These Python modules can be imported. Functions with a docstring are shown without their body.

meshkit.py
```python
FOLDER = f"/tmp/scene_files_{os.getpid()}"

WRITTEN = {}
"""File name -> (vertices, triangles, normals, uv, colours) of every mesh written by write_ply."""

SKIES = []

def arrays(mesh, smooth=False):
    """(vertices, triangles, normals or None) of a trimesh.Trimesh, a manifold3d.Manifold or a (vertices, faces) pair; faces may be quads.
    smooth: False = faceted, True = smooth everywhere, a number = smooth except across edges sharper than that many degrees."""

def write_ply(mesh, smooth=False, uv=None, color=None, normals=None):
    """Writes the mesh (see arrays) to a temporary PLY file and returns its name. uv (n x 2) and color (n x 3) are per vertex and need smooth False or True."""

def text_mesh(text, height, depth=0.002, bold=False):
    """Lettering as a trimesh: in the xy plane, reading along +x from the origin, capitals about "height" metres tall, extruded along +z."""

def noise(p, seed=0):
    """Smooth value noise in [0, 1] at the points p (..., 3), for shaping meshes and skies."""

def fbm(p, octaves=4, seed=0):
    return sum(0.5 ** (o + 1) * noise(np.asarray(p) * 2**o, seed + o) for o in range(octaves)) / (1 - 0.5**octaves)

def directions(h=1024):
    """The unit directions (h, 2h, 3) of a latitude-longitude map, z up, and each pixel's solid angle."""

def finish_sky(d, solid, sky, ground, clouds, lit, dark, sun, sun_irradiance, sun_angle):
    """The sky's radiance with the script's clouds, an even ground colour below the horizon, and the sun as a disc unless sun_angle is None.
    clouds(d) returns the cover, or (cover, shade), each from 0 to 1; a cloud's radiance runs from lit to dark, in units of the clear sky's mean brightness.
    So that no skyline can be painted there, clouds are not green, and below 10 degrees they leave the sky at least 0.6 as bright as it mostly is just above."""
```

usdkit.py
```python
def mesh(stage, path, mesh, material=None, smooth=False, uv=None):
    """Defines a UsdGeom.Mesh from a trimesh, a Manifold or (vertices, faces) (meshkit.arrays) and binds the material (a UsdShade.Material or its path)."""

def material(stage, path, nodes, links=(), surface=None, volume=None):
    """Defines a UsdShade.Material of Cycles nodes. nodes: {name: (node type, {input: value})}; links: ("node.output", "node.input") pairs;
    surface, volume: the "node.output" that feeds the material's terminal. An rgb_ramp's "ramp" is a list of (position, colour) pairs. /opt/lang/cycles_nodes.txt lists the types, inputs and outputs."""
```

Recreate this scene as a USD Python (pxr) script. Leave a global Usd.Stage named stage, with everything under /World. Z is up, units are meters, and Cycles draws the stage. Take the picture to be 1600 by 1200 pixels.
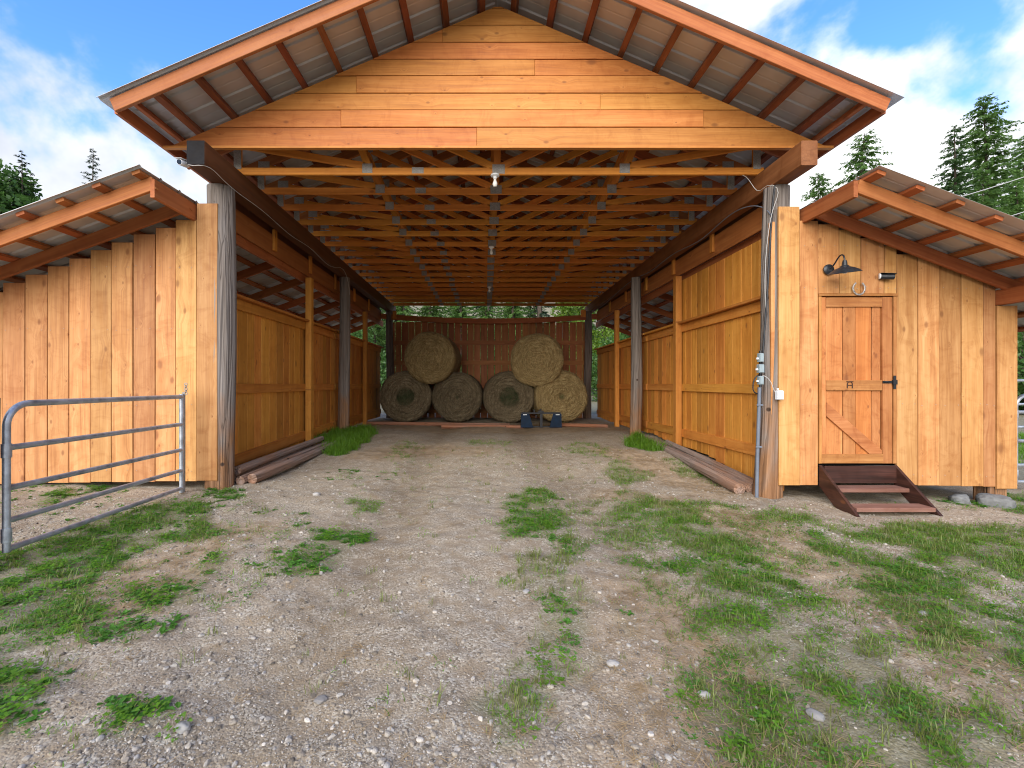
import math
import numpy as np
import trimesh
import usdkit, meshkit
from pxr import Usd, UsdGeom, UsdLux, UsdShade, Gf, Sdf, Vt

stage = Usd.Stage.CreateInMemory()
UsdGeom.SetStageUpAxis(stage, UsdGeom.Tokens.z)
UsdGeom.SetStageMetersPerUnit(stage, 1.0)
UsdGeom.Xform.Define(stage, '/World')
rng = np.random.default_rng(11)

# ------------------------------------------------------------------ camera, sky, sun, exposure
CAM_Z = 1.35
cam = UsdGeom.Camera.Define(stage, '/World/camera')
cam.CreateHorizontalApertureAttr(36.0)
cam.CreateFocalLengthAttr(16.0)
cam.CreateHorizontalApertureOffsetAttr(0.9675)
cam.CreateExposureAttr(1.92)
cam.CreateClippingRangeAttr(Gf.Vec2f(0.05, 5000))
cam.AddTranslateOp().Set((0, 0, CAM_Z))
cam.AddRotateXOp().Set(90)

SUN = np.array([-0.30, -0.80, 0.46])
SUN = SUN / np.linalg.norm(SUN)
sky_mat = usdkit.material(stage, '/World/Looks/sky', {
    'sky': ('sky_texture', {'sky_type': 'single_scattering', 'sun_disc': False, 'sun_elevation': math.asin(SUN[2]),
                            'sun_rotation': math.atan2(SUN[0], SUN[1]), 'aerosol_density': 0.25, 'ozone_density': 3.0, 'air_density': 1.0}),
    'sat': ('hsv', {'hue': 0.508, 'saturation': 1.22, 'value': 1.12}),
    'tc': ('texture_coordinate', {}),
    'sx': ('separate_xyz', {}),
    'up': ('math', {'math_type': 'maximum', 'value2': 0.02}),
    'den': ('math', {'math_type': 'add', 'value2': 1.1}),
    'inv': ('math', {'math_type': 'divide', 'value1': 1.0}),
    'flat': ('vector_math', {'math_type': 'scale'}),
    'mp': ('mapping', {'scale': (1.0, 1.0, 0.6), 'location': (5.9, 4.8, 0.4)}),
    'n1': ('noise_texture', {'scale': 4.0, 'detail': 9.0, 'roughness': 0.53, 'distortion': 0.15}),
    'low': ('map_range', {'from_min': 0.05, 'from_max': 0.75, 'to_min': 0.185, 'to_max': -0.10}),
    'sab': ('math', {'math_type': 'absolute'}), 'side': ('math', {'math_type': 'multiply', 'value2': .075}), 'lift': ('math', {'math_type': 'add'}),
    'sum': ('math', {'math_type': 'add'}),
    'cov': ('map_range', {'from_min': 0.49, 'from_max': 0.60, 'to_min': 0.0, 'to_max': 1.0, 'range_type': 'smoothstep'}),
    'n2': ('noise_texture', {'scale': 6.5, 'detail': 6.0, 'roughness': 0.55}),
    'shade': ('rgb_ramp', {'ramp': [(0.30, (2.1, 2.25, 2.55)), (0.48, (2.95, 3.02, 3.15)), (0.66, (3.9, 3.9, 3.9))]}),
    'mix': ('mix', {'mix_type': 'mix'}),
    'bg': ('background_shader', {'strength': 0.1}),
}, [('sky.color', 'sat.color'), ('tc.generated', 'sx.vector'), ('sx.z', 'up.value1'), ('up.value', 'den.value1'), ('den.value', 'inv.value2'),
    ('tc.generated', 'flat.vector1'), ('inv.value', 'flat.scale'), ('flat.vector', 'mp.vector'), ('mp.vector', 'n1.vector'), ('mp.vector', 'n2.vector'),
    ('sx.z', 'low.value'), ('n1.fac', 'sum.value1'), ('sx.x', 'sab.value1'), ('sab.value', 'side.value1'), ('low.result', 'lift.value1'), ('side.value', 'lift.value2'), ('lift.value', 'sum.value2'), ('sum.value', 'cov.value'),
    ('n2.fac', 'shade.fac'), ('cov.result', 'mix.fac'), ('sat.color', 'mix.color1'), ('shade.color', 'mix.color2'), ('mix.color', 'bg.color')],
    surface='bg.background')
sky = UsdLux.DomeLight.Define(stage, '/World/sky')
UsdShade.MaterialBindingAPI.Apply(sky.GetPrim()).Bind(sky_mat)
sky.GetPrim().SetCustomDataByKey('kind', 'structure')
sun = UsdLux.DistantLight.Define(stage, '/World/sun')
sun.CreateNormalizeAttr(True)
sun.CreateIntensityAttr(0.40)
sun.CreateAngleAttr(64.0)
sun.CreateColorAttr(Gf.Vec3f(1.0, 0.95, 0.87))
sun.AddTransformOp().Set(Gf.Matrix4d().SetRotate(Gf.Rotation(Gf.Vec3d(0, 0, 1), Gf.Vec3d(*SUN))))

# ------------------------------------------------------------------ helpers
_names = {}


def numbered(parent, name):
    k = _names.get((parent, name), -1) + 1
    _names[(parent, name)] = k
    return f'{parent}/{name}' if k == 0 else f'{parent}/{name}_{k:03d}'


def tag(prim, label=None, category=None, group=None, kind=None):
    p = prim if isinstance(prim, Usd.Prim) else prim.GetPrim()
    for k, v in (('label', label), ('category', category), ('group', group), ('kind', kind)):
        if v:
            p.SetCustomDataByKey(k, v)
    return p


def origin(parent):
    return ORIGIN.get('/'.join(parent.split('/')[:3]), np.zeros(3))


def matrix(o, x, y, z):
    return Gf.Matrix4d(*[float(a) for a in (*x, 0, *y, 0, *z, 0, *o, 1)])


ORIGIN = {}      # where each thing's own origin stands, so that its parts can be given in metres of the site


def xform(name, parent='/World', loc=None, rz=0.0, m=None):
    x = UsdGeom.Xform.Define(stage, numbered(parent, name))
    if loc is not None and not rz:
        ORIGIN[str(x.GetPath())] = np.asarray(loc, float)
    if m is not None:
        x.AddTransformOp().Set(m)
    elif loc is not None:
        x.AddTranslateOp().Set(tuple(float(a) for a in loc))
        if rz:
            x.AddRotateZOp().Set(float(rz))
    return str(x.GetPath())


def put(parent, name, mesh, mat, m=None, smooth=False, label=None):
    path = numbered(parent, name)
    g = usdkit.mesh(stage, path, mesh, mat, smooth=smooth)
    if m is not None:
        g.AddTransformOp().Set(m)
    if label:
        tag(g, label)
    return path


def unit(v):
    v = np.asarray(v, float)
    return v / np.linalg.norm(v)


def octbox(L, w, t, c=0.004):
    """A chamfered bar: length along x from 0 to L, w along y (centred), t along z (centred)."""
    c = min(c, w * .3, t * .3)
    a, b = w / 2, t / 2
    sec = np.array([(-a + c, -b), (a - c, -b), (a, -b + c), (a, b - c), (a - c, b), (-a + c, b), (-a, b - c), (-a, -b + c)])
    v = np.vstack([np.column_stack([np.full(8, 0.0), sec]), np.column_stack([np.full(8, L), sec])])
    f = []
    for i in range(8):
        j = (i + 1) % 8
        f += [(i, j, 8 + j), (i, 8 + j, 8 + i)]
    for i in range(1, 7):
        f += [(0, i + 1, i), (8, 8 + i, 9 + i)]
    f = np.array(f)[:, ::-1]
    return v, f


def fixnormals(v, f):
    m = trimesh.Trimesh(v, f, process=False)
    m.fix_normals()
    return np.array(m.vertices), np.array(m.faces)


def bar(parent, name, p0, p1, w, t, wdir, mat, c=0.004, label=None):
    """A timber from p0 to p1 (its axis); w is its size along wdir, t along the third direction."""
    p0, p1 = np.asarray(p0, float), np.asarray(p1, float)
    L = np.linalg.norm(p1 - p0)
    x = (p1 - p0) / L
    y = np.asarray(wdir, float)
    y = unit(y - x * (x @ y))
    z = np.cross(x, y)
    return put(parent, name, octbox(L, w, t, c), mat, matrix(p0 - origin(parent), x, y, z), label=label)


def slab(poly, t, c=0.004):
    """A convex polygon (n x 2, counter-clockwise) as a plate from z=0 to z=t with a chamfered upper rim."""
    p = np.asarray(poly, float)
    if np.sum(p[:, 0] * np.roll(p[:, 1], -1) - p[:, 1] * np.roll(p[:, 0], -1)) < 0:
        p = p[::-1]
    n = len(p)
    q = np.empty_like(p)
    for i in range(n):
        a, b, d = p[i - 1], p[i], p[(i + 1) % n]
        e0, e1 = unit(b - a), unit(d - b)
        n0, n1 = np.array([-e0[1], e0[0]]), np.array([-e1[1], e1[0]])
        k = 1 + n0 @ n1
        q[i] = b + (n0 + n1) * c / max(k, .3)
    v = np.vstack([np.column_stack([p, np.zeros(n)]), np.column_stack([p, np.full(n, t - c)]), np.column_stack([q, np.full(n, t)])])
    f = []
    for r in (0, 1):
        for i in range(n):
            j = (i + 1) % n
            f += [(r * n + i, r * n + j, (r + 1) * n + j), (r * n + i, (r + 1) * n + j, (r + 1) * n + i)]
    for i in range(1, n - 1):
        f += [(0, i + 1, i), (2 * n, 2 * n + i, 2 * n + i + 1)]
    return v, np.array(f)


def plate(parent, name, o, ux, uy, poly, t, mat, c=0.004, label=None):
    ux = unit(ux)
    uy = unit(uy)
    return put(parent, name, slab(poly, t, c), mat, matrix(np.asarray(o, float) - origin(parent), ux, uy, np.cross(ux, uy)), label=label)


def tube(points, r, sides=8, cap=True):
    p = np.asarray(points, float)
    r = np.broadcast_to(np.asarray(r, float), (len(p),))
    t = np.gradient(p, axis=0)
    t /= np.linalg.norm(t, axis=1, keepdims=True) + 1e-12
    ref = np.array([0, 0, 1.0]) if abs(t[0][2]) < .9 else np.array([1.0, 0, 0])
    a = unit(np.cross(t[0], ref))
    A = []
    for i in range(len(p)):
        a = unit(a - t[i] * (a @ t[i]))
        A.append(a)
    A = np.array(A)
    B = np.cross(t, A)
    ang = np.arange(sides) * 2 * np.pi / sides
    v = p[:, None] + r[:, None, None] * (np.cos(ang)[None, :, None] * A[:, None] + np.sin(ang)[None, :, None] * B[:, None])
    n = len(p)
    v = v.reshape(-1, 3)
    f = []
    for i in range(n - 1):
        for j in range(sides):
            k = (j + 1) % sides
            f += [(i * sides + j, i * sides + k, (i + 1) * sides + k), (i * sides + j, (i + 1) * sides + k, (i + 1) * sides + j)]
    if cap:
        v = np.vstack([v, p[:1], p[-1:]])
        for j in range(sides):
            k = (j + 1) % sides
            f += [(n * sides, k, j), (n * sides + 1, (n - 1) * sides + j, (n - 1) * sides + k)]
    return v, np.array(f)


def merge(*ms):
    V, F, n = [], [], 0
    for v, f in ms:
        V.append(np.asarray(v, float)); F.append(np.asarray(f, int) + n); n += len(v)
    return np.vstack(V), np.vstack(F)


def boxm(size, centre=(0, 0, 0), c=0.004):
    """A chamfered box as (v, f)."""
    sx, sy, sz = size
    p = np.array([(-sx / 2, -sy / 2), (sx / 2, -sy / 2), (sx / 2, sy / 2), (-sx / 2, sy / 2)])
    v, f = slab(p, sz, min(c, sx * .3, sy * .3, sz * .3))
    return v + np.array([centre[0], centre[1], centre[2] - sz / 2]), f


def tm(m):
    return np.array(m.vertices), np.array(m.faces)


def lathe(profile, sides=24):
    m = trimesh.creation.revolve(np.asarray(profile, float), sections=sides)
    return tm(m)


def moved(vf, R=None, t=(0, 0, 0)):
    v, f = vf
    v = np.asarray(v, float)
    if R is not None:
        v = v @ np.asarray(R).T
    return v + np.asarray(t), f


def rot(axis, deg):
    return trimesh.transformations.rotation_matrix(math.radians(deg), axis)[:3, :3]


# ------------------------------------------------------------------ materials
L = '/World/Looks/'


def wood(name, dark, mid, light, rough=.62, knot=.55, knotcol=(.17, .058, .018), vary=.30, stain=.35, grain=1.0, bump=.25):
    """Sawn timber: local x runs along the grain, y across the face. Each piece has its own pattern and tone."""
    n = {
        'tc': ('texture_coordinate', {}), 'oi': ('object_info', {}),
        'ra': ('math', {'math_type': 'multiply', 'value2': 61.7}), 'rb': ('math', {'math_type': 'multiply', 'value2': 23.3}), 'rc': ('math', {'math_type': 'multiply', 'value2': 97.1}),
        'off': ('combine_xyz', {}), 'v': ('vector_math', {'math_type': 'add'}),
        # knots
        'km': ('mapping', {'scale': (2.9, 5.2, 0.0)}),
        'kv': ('voronoi_texture', {'dimensions': '2D', 'feature': 'f1', 'scale': 1.0, 'randomness': 1.0}),
        'ksep': ('separate_color', {}),
        'kon': ('math', {'math_type': 'less_than', 'value2': knot}),
        'ksz': ('map_range', {'from_min': 0, 'from_max': 1, 'to_min': .35, 'to_max': 3.0}), 'kds': ('math', {'math_type': 'multiply'}),
        'kr': ('map_range', {'from_min': .10, 'from_max': .03, 'to_min': 0, 'to_max': 1, 'range_type': 'smoothstep'}),
        'kmask': ('math', {'math_type': 'multiply'}),
        'kw': ('map_range', {'from_min': .45, 'from_max': 0.0, 'to_min': 0, 'to_max': .045, 'range_type': 'smoothstep'}),
        'kwm': ('math', {'math_type': 'multiply'}),
        'kwc': ('combine_xyz', {}), 'v2': ('vector_math', {'math_type': 'add'}),
        # grain
        'wn': ('noise_texture', {'scale': 1.0, 'detail': 2.0}), 'wm': ('mapping', {'scale': (1.1, 3.0, 3.0)}),
        'wsc': ('vector_math', {'math_type': 'scale', 'scale': 0.05}), 'v3': ('vector_math', {'math_type': 'add'}),
        'gm': ('mapping', {'scale': (1.6, 85.0, 85.0)}), 'gn': ('noise_texture', {'scale': 1.0, 'detail': 4.0, 'roughness': .6}),
        'rm': ('mapping', {'scale': (.55, 14.0, 10.0)}), 'rn': ('noise_texture', {'scale': 1.0, 'detail': 3.0, 'roughness': .55, 'distortion': .6}),
        'gmix': ('mix_float', {'fac': .55}),
        'ramp': ('rgb_ramp', {'ramp': [(.28, dark), (.50, mid), (.70, light)]}),
        # blotches of stain
        'sm': ('mapping', {'scale': (2.2, 5.0, 5.0)}), 'sn': ('noise_texture', {'scale': 1.0, 'detail': 3.0, 'roughness': .6}),
        'sr': ('map_range', {'from_min': .42, 'from_max': .72, 'to_min': 0, 'to_max': stain}),
        'sc': ('mix', {'mix_type': 'multiply', 'color2': (.72, .58, .42)}),
        'um': ('mapping', {'scale': (5.5, 3.2, 3.0), 'location': (3.3, 7.7, 1.1)}), 'un': ('noise_texture', {'scale': 1.0, 'detail': 5.0, 'roughness': .68, 'distortion': 1.2}),
        'ur': ('map_range', {'from_min': .50, 'from_max': .72, 'to_min': 0, 'to_max': stain * .9}), 'uc': ('mix', {'mix_type': 'multiply', 'color2': (.70, .54, .40)}),
        'kc': ('mix', {'mix_type': 'mix', 'color2': knotcol}),
        'kf': ('math', {'math_type': 'multiply', 'value2': .62}),
        'hv': ('map_range', {'from_min': 0, 'from_max': 1, 'to_min': 1 - vary, 'to_max': 1 + vary}),
        'rd': ('math', {'math_type': 'fraction'}), 'rdm': ('math', {'math_type': 'multiply', 'value2': 7.31}),
        'hh': ('map_range', {'from_min': 0, 'from_max': 1, 'to_min': .490, 'to_max': .505}),
        'hsv': ('hsv', {'saturation': 1.0}),
        'bp': ('bump', {'strength': bump, 'distance': .004}),
        'rr': ('map_range', {'from_min': .3, 'from_max': .7, 'to_min': rough - .1, 'to_max': rough + .12}),
        'p': ('principled_bsdf', {'specular_ior_level': .28}),
    }
    l = [('oi.random', 'ra.value1'), ('oi.random', 'rb.value1'), ('oi.random', 'rc.value1'), ('ra.value', 'off.x'), ('rb.value', 'off.y'), ('rc.value', 'off.z'),
         ('tc.object', 'v.vector1'), ('off.vector', 'v.vector2'),
         ('v.vector', 'km.vector'), ('km.vector', 'kv.vector'), ('kv.color', 'ksep.color'), ('ksep.r', 'kon.value1'), ('ksep.g', 'ksz.value'), ('kv.distance', 'kds.value1'), ('ksz.result', 'kds.value2'), ('kds.value', 'kr.value'),
         ('kr.result', 'kmask.value1'), ('kon.value', 'kmask.value2'), ('kds.value', 'kw.value'), ('kw.result', 'kwm.value1'), ('kon.value', 'kwm.value2'),
         ('kwm.value', 'kwc.y'), ('v.vector', 'v2.vector1'), ('kwc.vector', 'v2.vector2'),
         ('v.vector', 'wm.vector'), ('wm.vector', 'wn.vector'), ('wn.color', 'wsc.vector1'), ('v2.vector', 'v3.vector1'), ('wsc.vector', 'v3.vector2'),
         ('v3.vector', 'gm.vector'), ('gm.vector', 'gn.vector'), ('v3.vector', 'rm.vector'), ('rm.vector', 'rn.vector'),
         ('gn.fac', 'gmix.a'), ('rn.fac', 'gmix.b'), ('gmix.result', 'ramp.fac'),
         ('v.vector', 'sm.vector'), ('sm.vector', 'sn.vector'), ('sn.fac', 'sr.value'), ('sr.result', 'sc.fac'), ('ramp.color', 'sc.color1'),
         ('kmask.value', 'kf.value1'), ('kf.value', 'kc.fac'), ('v.vector', 'um.vector'), ('um.vector', 'un.vector'), ('un.fac', 'ur.value'), ('ur.result', 'uc.fac'), ('sc.color', 'uc.color1'), ('uc.color', 'kc.color1'),
         ('oi.random', 'hv.value'), ('oi.random', 'rdm.value1'), ('rdm.value', 'rd.value1'), ('rd.value', 'hh.value'),
         ('hv.result', 'hsv.value'), ('hh.result', 'hsv.hue'), ('kc.color', 'hsv.color'), ('hsv.color', 'p.base_color'),
         ('gn.fac', 'rr.value'), ('rr.result', 'p.roughness'), ('gn.fac', 'bp.height'), ('bp.normal', 'p.normal')]
    return usdkit.material(stage, L + name, n, l, surface='p.BSDF')


def logwood(name, grey_lo, grey_hi, brown_lo, brown_hi, brown_to=1.0, fade=.5, crack=.8):
    """A weathered round log: local x runs up the log; the bottom is still brown, the top silver grey."""
    n = {
        'tc': ('texture_coordinate', {}), 'oi': ('object_info', {}), 'ra': ('math', {'math_type': 'multiply', 'value2': 61.7}), 'off': ('combine_xyz', {}), 'v': ('vector_math', {'math_type': 'add'}),
        'gm': ('mapping', {'scale': (.7, 22, 22)}), 'gn': ('noise_texture', {'scale': 1.0, 'detail': 5.0, 'roughness': .65}),
        'cm': ('mapping', {'scale': (.35, 9, 9)}), 'cn': ('noise_texture', {'scale': 1.0, 'detail': 3.0, 'distortion': .4}),
        'ca': ('math', {'math_type': 'subtract', 'value2': .5}), 'cb': ('math', {'math_type': 'absolute'}),
        'cr': ('map_range', {'from_min': .0, 'from_max': .009, 'to_min': crack, 'to_max': 0.0}),
        'bm': ('mapping', {'scale': (2.2, 6, 6)}), 'bn': ('noise_texture', {'scale': 1.0, 'detail': 4.0}),
        'sx': ('separate_xyz', {}), 'bs': ('math', {'math_type': 'multiply_add', 'value2': fade * 2.4, 'value3': -fade * 1.2}), 'hx': ('math', {'math_type': 'add'}),
        'bf': ('map_range', {'from_min': brown_to - fade / 2, 'from_max': brown_to + fade / 2, 'to_min': 1.0, 'to_max': 0.0}),
        'grey': ('rgb_ramp', {'ramp': [(.3, grey_lo), (.68, grey_hi)]}), 'brown': ('rgb_ramp', {'ramp': [(.3, brown_lo), (.68, brown_hi)]}),
        'mx': ('mix', {'mix_type': 'mix'}), 'ck': ('mix', {'mix_type': 'mix', 'color2': (.03, .02, .015)}),
        'kv': ('voronoi_texture', {'feature': 'f1', 'scale': 3.2}), 'kr': ('map_range', {'from_min': .10, 'from_max': .07, 'to_min': 0, 'to_max': .75}),
        'kk': ('mix', {'mix_type': 'mix', 'color2': (.05, .03, .02)}),
        'hs': ('math', {'math_type': 'subtract'}), 'bp': ('bump', {'strength': .45, 'distance': .006}),
        'p': ('principled_bsdf', {'roughness': .82, 'specular_ior_level': .2}),
    }
    l = [('oi.random', 'ra.value1'), ('ra.value', 'off.y'), ('tc.object', 'v.vector1'), ('off.vector', 'v.vector2'),
         ('v.vector', 'gm.vector'), ('gm.vector', 'gn.vector'), ('v.vector', 'cm.vector'), ('cm.vector', 'cn.vector'), ('cn.fac', 'ca.value1'), ('ca.value', 'cb.value1'), ('cb.value', 'cr.value'),
         ('v.vector', 'bm.vector'), ('bm.vector', 'bn.vector'), ('tc.object', 'sx.vector'), ('bn.fac', 'bs.value1'), ('sx.x', 'hx.value1'), ('bs.value', 'hx.value2'), ('hx.value', 'bf.value'),
         ('gn.fac', 'grey.fac'), ('gn.fac', 'brown.fac'), ('bf.result', 'mx.fac'), ('grey.color', 'mx.color1'), ('brown.color', 'mx.color2'),
         ('mx.color', 'kk.color1'), ('v.vector', 'kv.vector'), ('kv.distance', 'kr.value'), ('kr.result', 'kk.fac'),
         ('kk.color', 'ck.color1'), ('cr.result', 'ck.fac'), ('ck.color', 'p.base_color'), ('gn.fac', 'hs.value1'), ('cr.result', 'hs.value2'), ('hs.value', 'bp.height'), ('bp.normal', 'p.normal')]
    return usdkit.material(stage, L + name, n, l, surface='p.BSDF')


def plain(name, col, rough=.5, metal=0.0, var=.12, scale=18.0, bump=0.0, spec=.4):
    lo = tuple(c * (1 - var) for c in col)
    hi = tuple(min(1, c * (1 + var)) for c in col)
    n = {'tc': ('texture_coordinate', {}), 'n': ('noise_texture', {'scale': scale, 'detail': 5.0, 'roughness': .6}), 'r': ('rgb_ramp', {'ramp': [(.3, lo), (.7, hi)]}),
         'rr': ('map_range', {'from_min': .3, 'from_max': .7, 'to_min': max(.05, rough - .1), 'to_max': min(1, rough + .1)}),
         'p': ('principled_bsdf', {'metallic': metal, 'specular_ior_level': spec})}
    l = [('tc.object', 'n.vector'), ('n.fac', 'r.fac'), ('r.color', 'p.base_color'), ('n.fac', 'rr.value'), ('rr.result', 'p.roughness')]
    if bump:
        n['b'] = ('bump', {'strength': bump, 'distance': .01})
        l += [('n.fac', 'b.height'), ('b.normal', 'p.normal')]
    return usdkit.material(stage, L + name, n, l, surface='p.BSDF')


M_front = wood('front_board_wood', (.318, .135, .041), (.487, .244, .084), (.582, .326, .132), vary=.17, knot=.50, stain=.62)
M_door = wood('door_wood', (.28, .105, .030), (.43, .185, .055), (.53, .25, .088), vary=.16, knot=.55, stain=.75)
M_wall = wood('wall_board_wood', (.39, .142, .020), (.56, .232, .038), (.66, .310, .066), vary=.22, knot=.38, stain=.45)
M_gable = wood('gable_board_wood', (.32, .114, .023), (.485, .192, .043), (.58, .258, .070), vary=.15, knot=.46, stain=.45)
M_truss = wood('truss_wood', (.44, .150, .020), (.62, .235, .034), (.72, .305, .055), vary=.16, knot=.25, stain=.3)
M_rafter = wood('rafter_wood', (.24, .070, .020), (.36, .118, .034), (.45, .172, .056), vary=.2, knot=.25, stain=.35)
M_purlin_shaded = wood('shaded_purlin_wood', (.12, .036, .014), (.20, .062, .022), (.28, .10, .036), vary=.2, knot=.25, stain=.5)  # shade under the main roof put into the colour: darker copy of rafter wood
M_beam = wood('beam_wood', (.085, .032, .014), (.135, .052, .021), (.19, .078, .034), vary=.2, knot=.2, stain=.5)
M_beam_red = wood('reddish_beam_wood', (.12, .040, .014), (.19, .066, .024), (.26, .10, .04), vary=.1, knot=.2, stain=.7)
M_darkbeam = wood('weathered_beam_wood', (.008, .007, .008), (.013, .012, .013), (.02, .018, .018), rough=.9, vary=.1, knot=.2, stain=.5)
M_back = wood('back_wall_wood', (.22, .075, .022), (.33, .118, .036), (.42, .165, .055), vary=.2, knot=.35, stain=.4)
M_step = wood('step_wood', (.014, .008, .006), (.048, .020, .013), (.105, .044, .028), vary=.15, knot=.15, stain=.6, rough=.5)
M_tread = wood('tread_wood', (.13, .062, .042), (.21, .112, .078), (.29, .17, .125), vary=.1, knot=.1, stain=.6)
M_post = logwood('post_wood', (.135, .108, .088), (.255, .220, .195), (.15, .07, .03), (.34, .18, .09), brown_to=.85, fade=1.1, crack=.65)
M_postdark = logwood('dark_post_wood', (.10, .075, .06), (.20, .16, .14), (.09, .05, .03), (.19, .11, .07), brown_to=.6, fade=.8)
M_pole = logwood('fence_pole_wood', (.16, .115, .09), (.30, .225, .185), (.20, .10, .055), (.34, .19, .12), brown_to=.4, fade=3.0, crack=.6)
M_floorlog = logwood('floor_log_wood', (.16, .08, .05), (.30, .17, .12), (.22, .085, .04), (.36, .16, .09), brown_to=2, fade=4.0, crack=.5)
M_sheet = plain('galvanised_sheet', (.50, .49, .475), rough=.45, metal=.4, var=.10, scale=2.2)
M_galv = plain('galvanised_pipe', (.38, .40, .43), rough=.45, metal=.65, var=.38, scale=11)
M_plate = plain('nail_plate_steel', (.30, .28, .255), rough=.6, metal=.25, var=.3, scale=60)
M_black = plain('black_iron', (.016, .016, .018), rough=.5, metal=.2, var=.3, scale=40)
M_shade = plain('black_enamel', (.020, .022, .026), rough=.32, metal=.1, var=.15, scale=30)
M_white = plain('white_plastic', (.74, .75, .76), rough=.4, var=.04, scale=9)
M_greybox = plain('grey_plastic', (.25, .30, .31), rough=.5, var=.08, scale=20)
M_conduit = plain('grey_conduit_pvc', (.13, .145, .175), rough=.5, var=.12, scale=7)
M_cable = plain('white_cable_jacket', (.46, .44, .41), rough=.5, var=.1)
M_darkcable = plain('black_cable_jacket', (.02, .02, .022), rough=.5)
M_horseshoe = plain('worn_steel', (.34, .30, .27), rough=.5, metal=.5, var=.4, scale=50)
M_blue = plain('blue_paint', (.004, .015, .036), rough=.5, var=.4, scale=14, spec=.15)
M_concrete = plain('concrete', (.15, .15, .145), rough=.9, var=.25, scale=25, bump=.5)
M_bulb = plain('frosted_bulb', (.80, .78, .72), rough=.25, var=.02, spec=.6)
M_brown = plain('brand_burn', (.045, .018, .008), rough=.8, var=.3, scale=60)

# ------------------------------------------------------------------ ground heights
_C = np.array([  # x, y, z of the ground
    (-3.46, 5.2, .10), (-3.45, 3.2, .05), (-3.2, 5.4, .08), (-5.5, 5.4, .13), (-8, 5.4, .16), (3.5, 5.4, .0), (4.2, 4.9, -.08), (5.9, 5.3, -.08), (8, 5.3, -.08), (0, 5.4, .04),
    (-3.2, 8.3, .20), (-3.2, 10.3, .25), (3.5, 10.3, .19), (3.4, 8.5, .12), (0, 10, .19), (-3, 15, .23), (3.5, 15, .21), (0, 13, .21), (0, 16, .21), (-8, 12, .28), (8, 12, .1),
    (0, 2, 0.0), (-3, 1, .03), (3, 1, .0), (4, 3.5, -.05), (7, 2, -.06), (-8, 2, .08), (0, -6, 0), (10, -4, -.1), (-10, -4, .05), (12, 14, .1), (-12, 14, .3), (-12, 22, .3), (12, 22, .2), (0, 22, .25)])


def base_height(x, y):
    x, y = np.asarray(x, float), np.asarray(y, float)
    d2 = (x[..., None] - _C[:, 0]) ** 2 + (y[..., None] - _C[:, 1]) ** 2
    w = 1 / (d2 + .35) ** 1.7
    z = (w * _C[:, 2]).sum(-1) / w.sum(-1)
    r = np.maximum(y - 26, 0)
    return z + np.where(y > 26, .0035 * r ** 2 / (1 + .012 * r), 0) * (1 + .15 * np.sin(x * .05))


def ground_height(x, y):
    x, y = np.asarray(x, float), np.asarray(y, float)
    p = np.stack([x, y, 0 * x], -1)
    near = 1 / (1 + np.maximum(0, np.hypot(x, y) - 9) ** 2 * .02)
    z = base_height(x, y)
    z = z + near * ((meshkit.fbm(p * 1.1, 3, 3) - .5) * .075 + (meshkit.fbm(p * 7, 3, 5) - .5) * .030)
    # two shallow wheel tracks leading into the shed
    for c in (-.95, 1.0):
        z = z - near * .045 * np.exp(-((x - c - .12 * np.sin(y * .5)) / .32) ** 2) * (y < 14)
    return z


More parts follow.
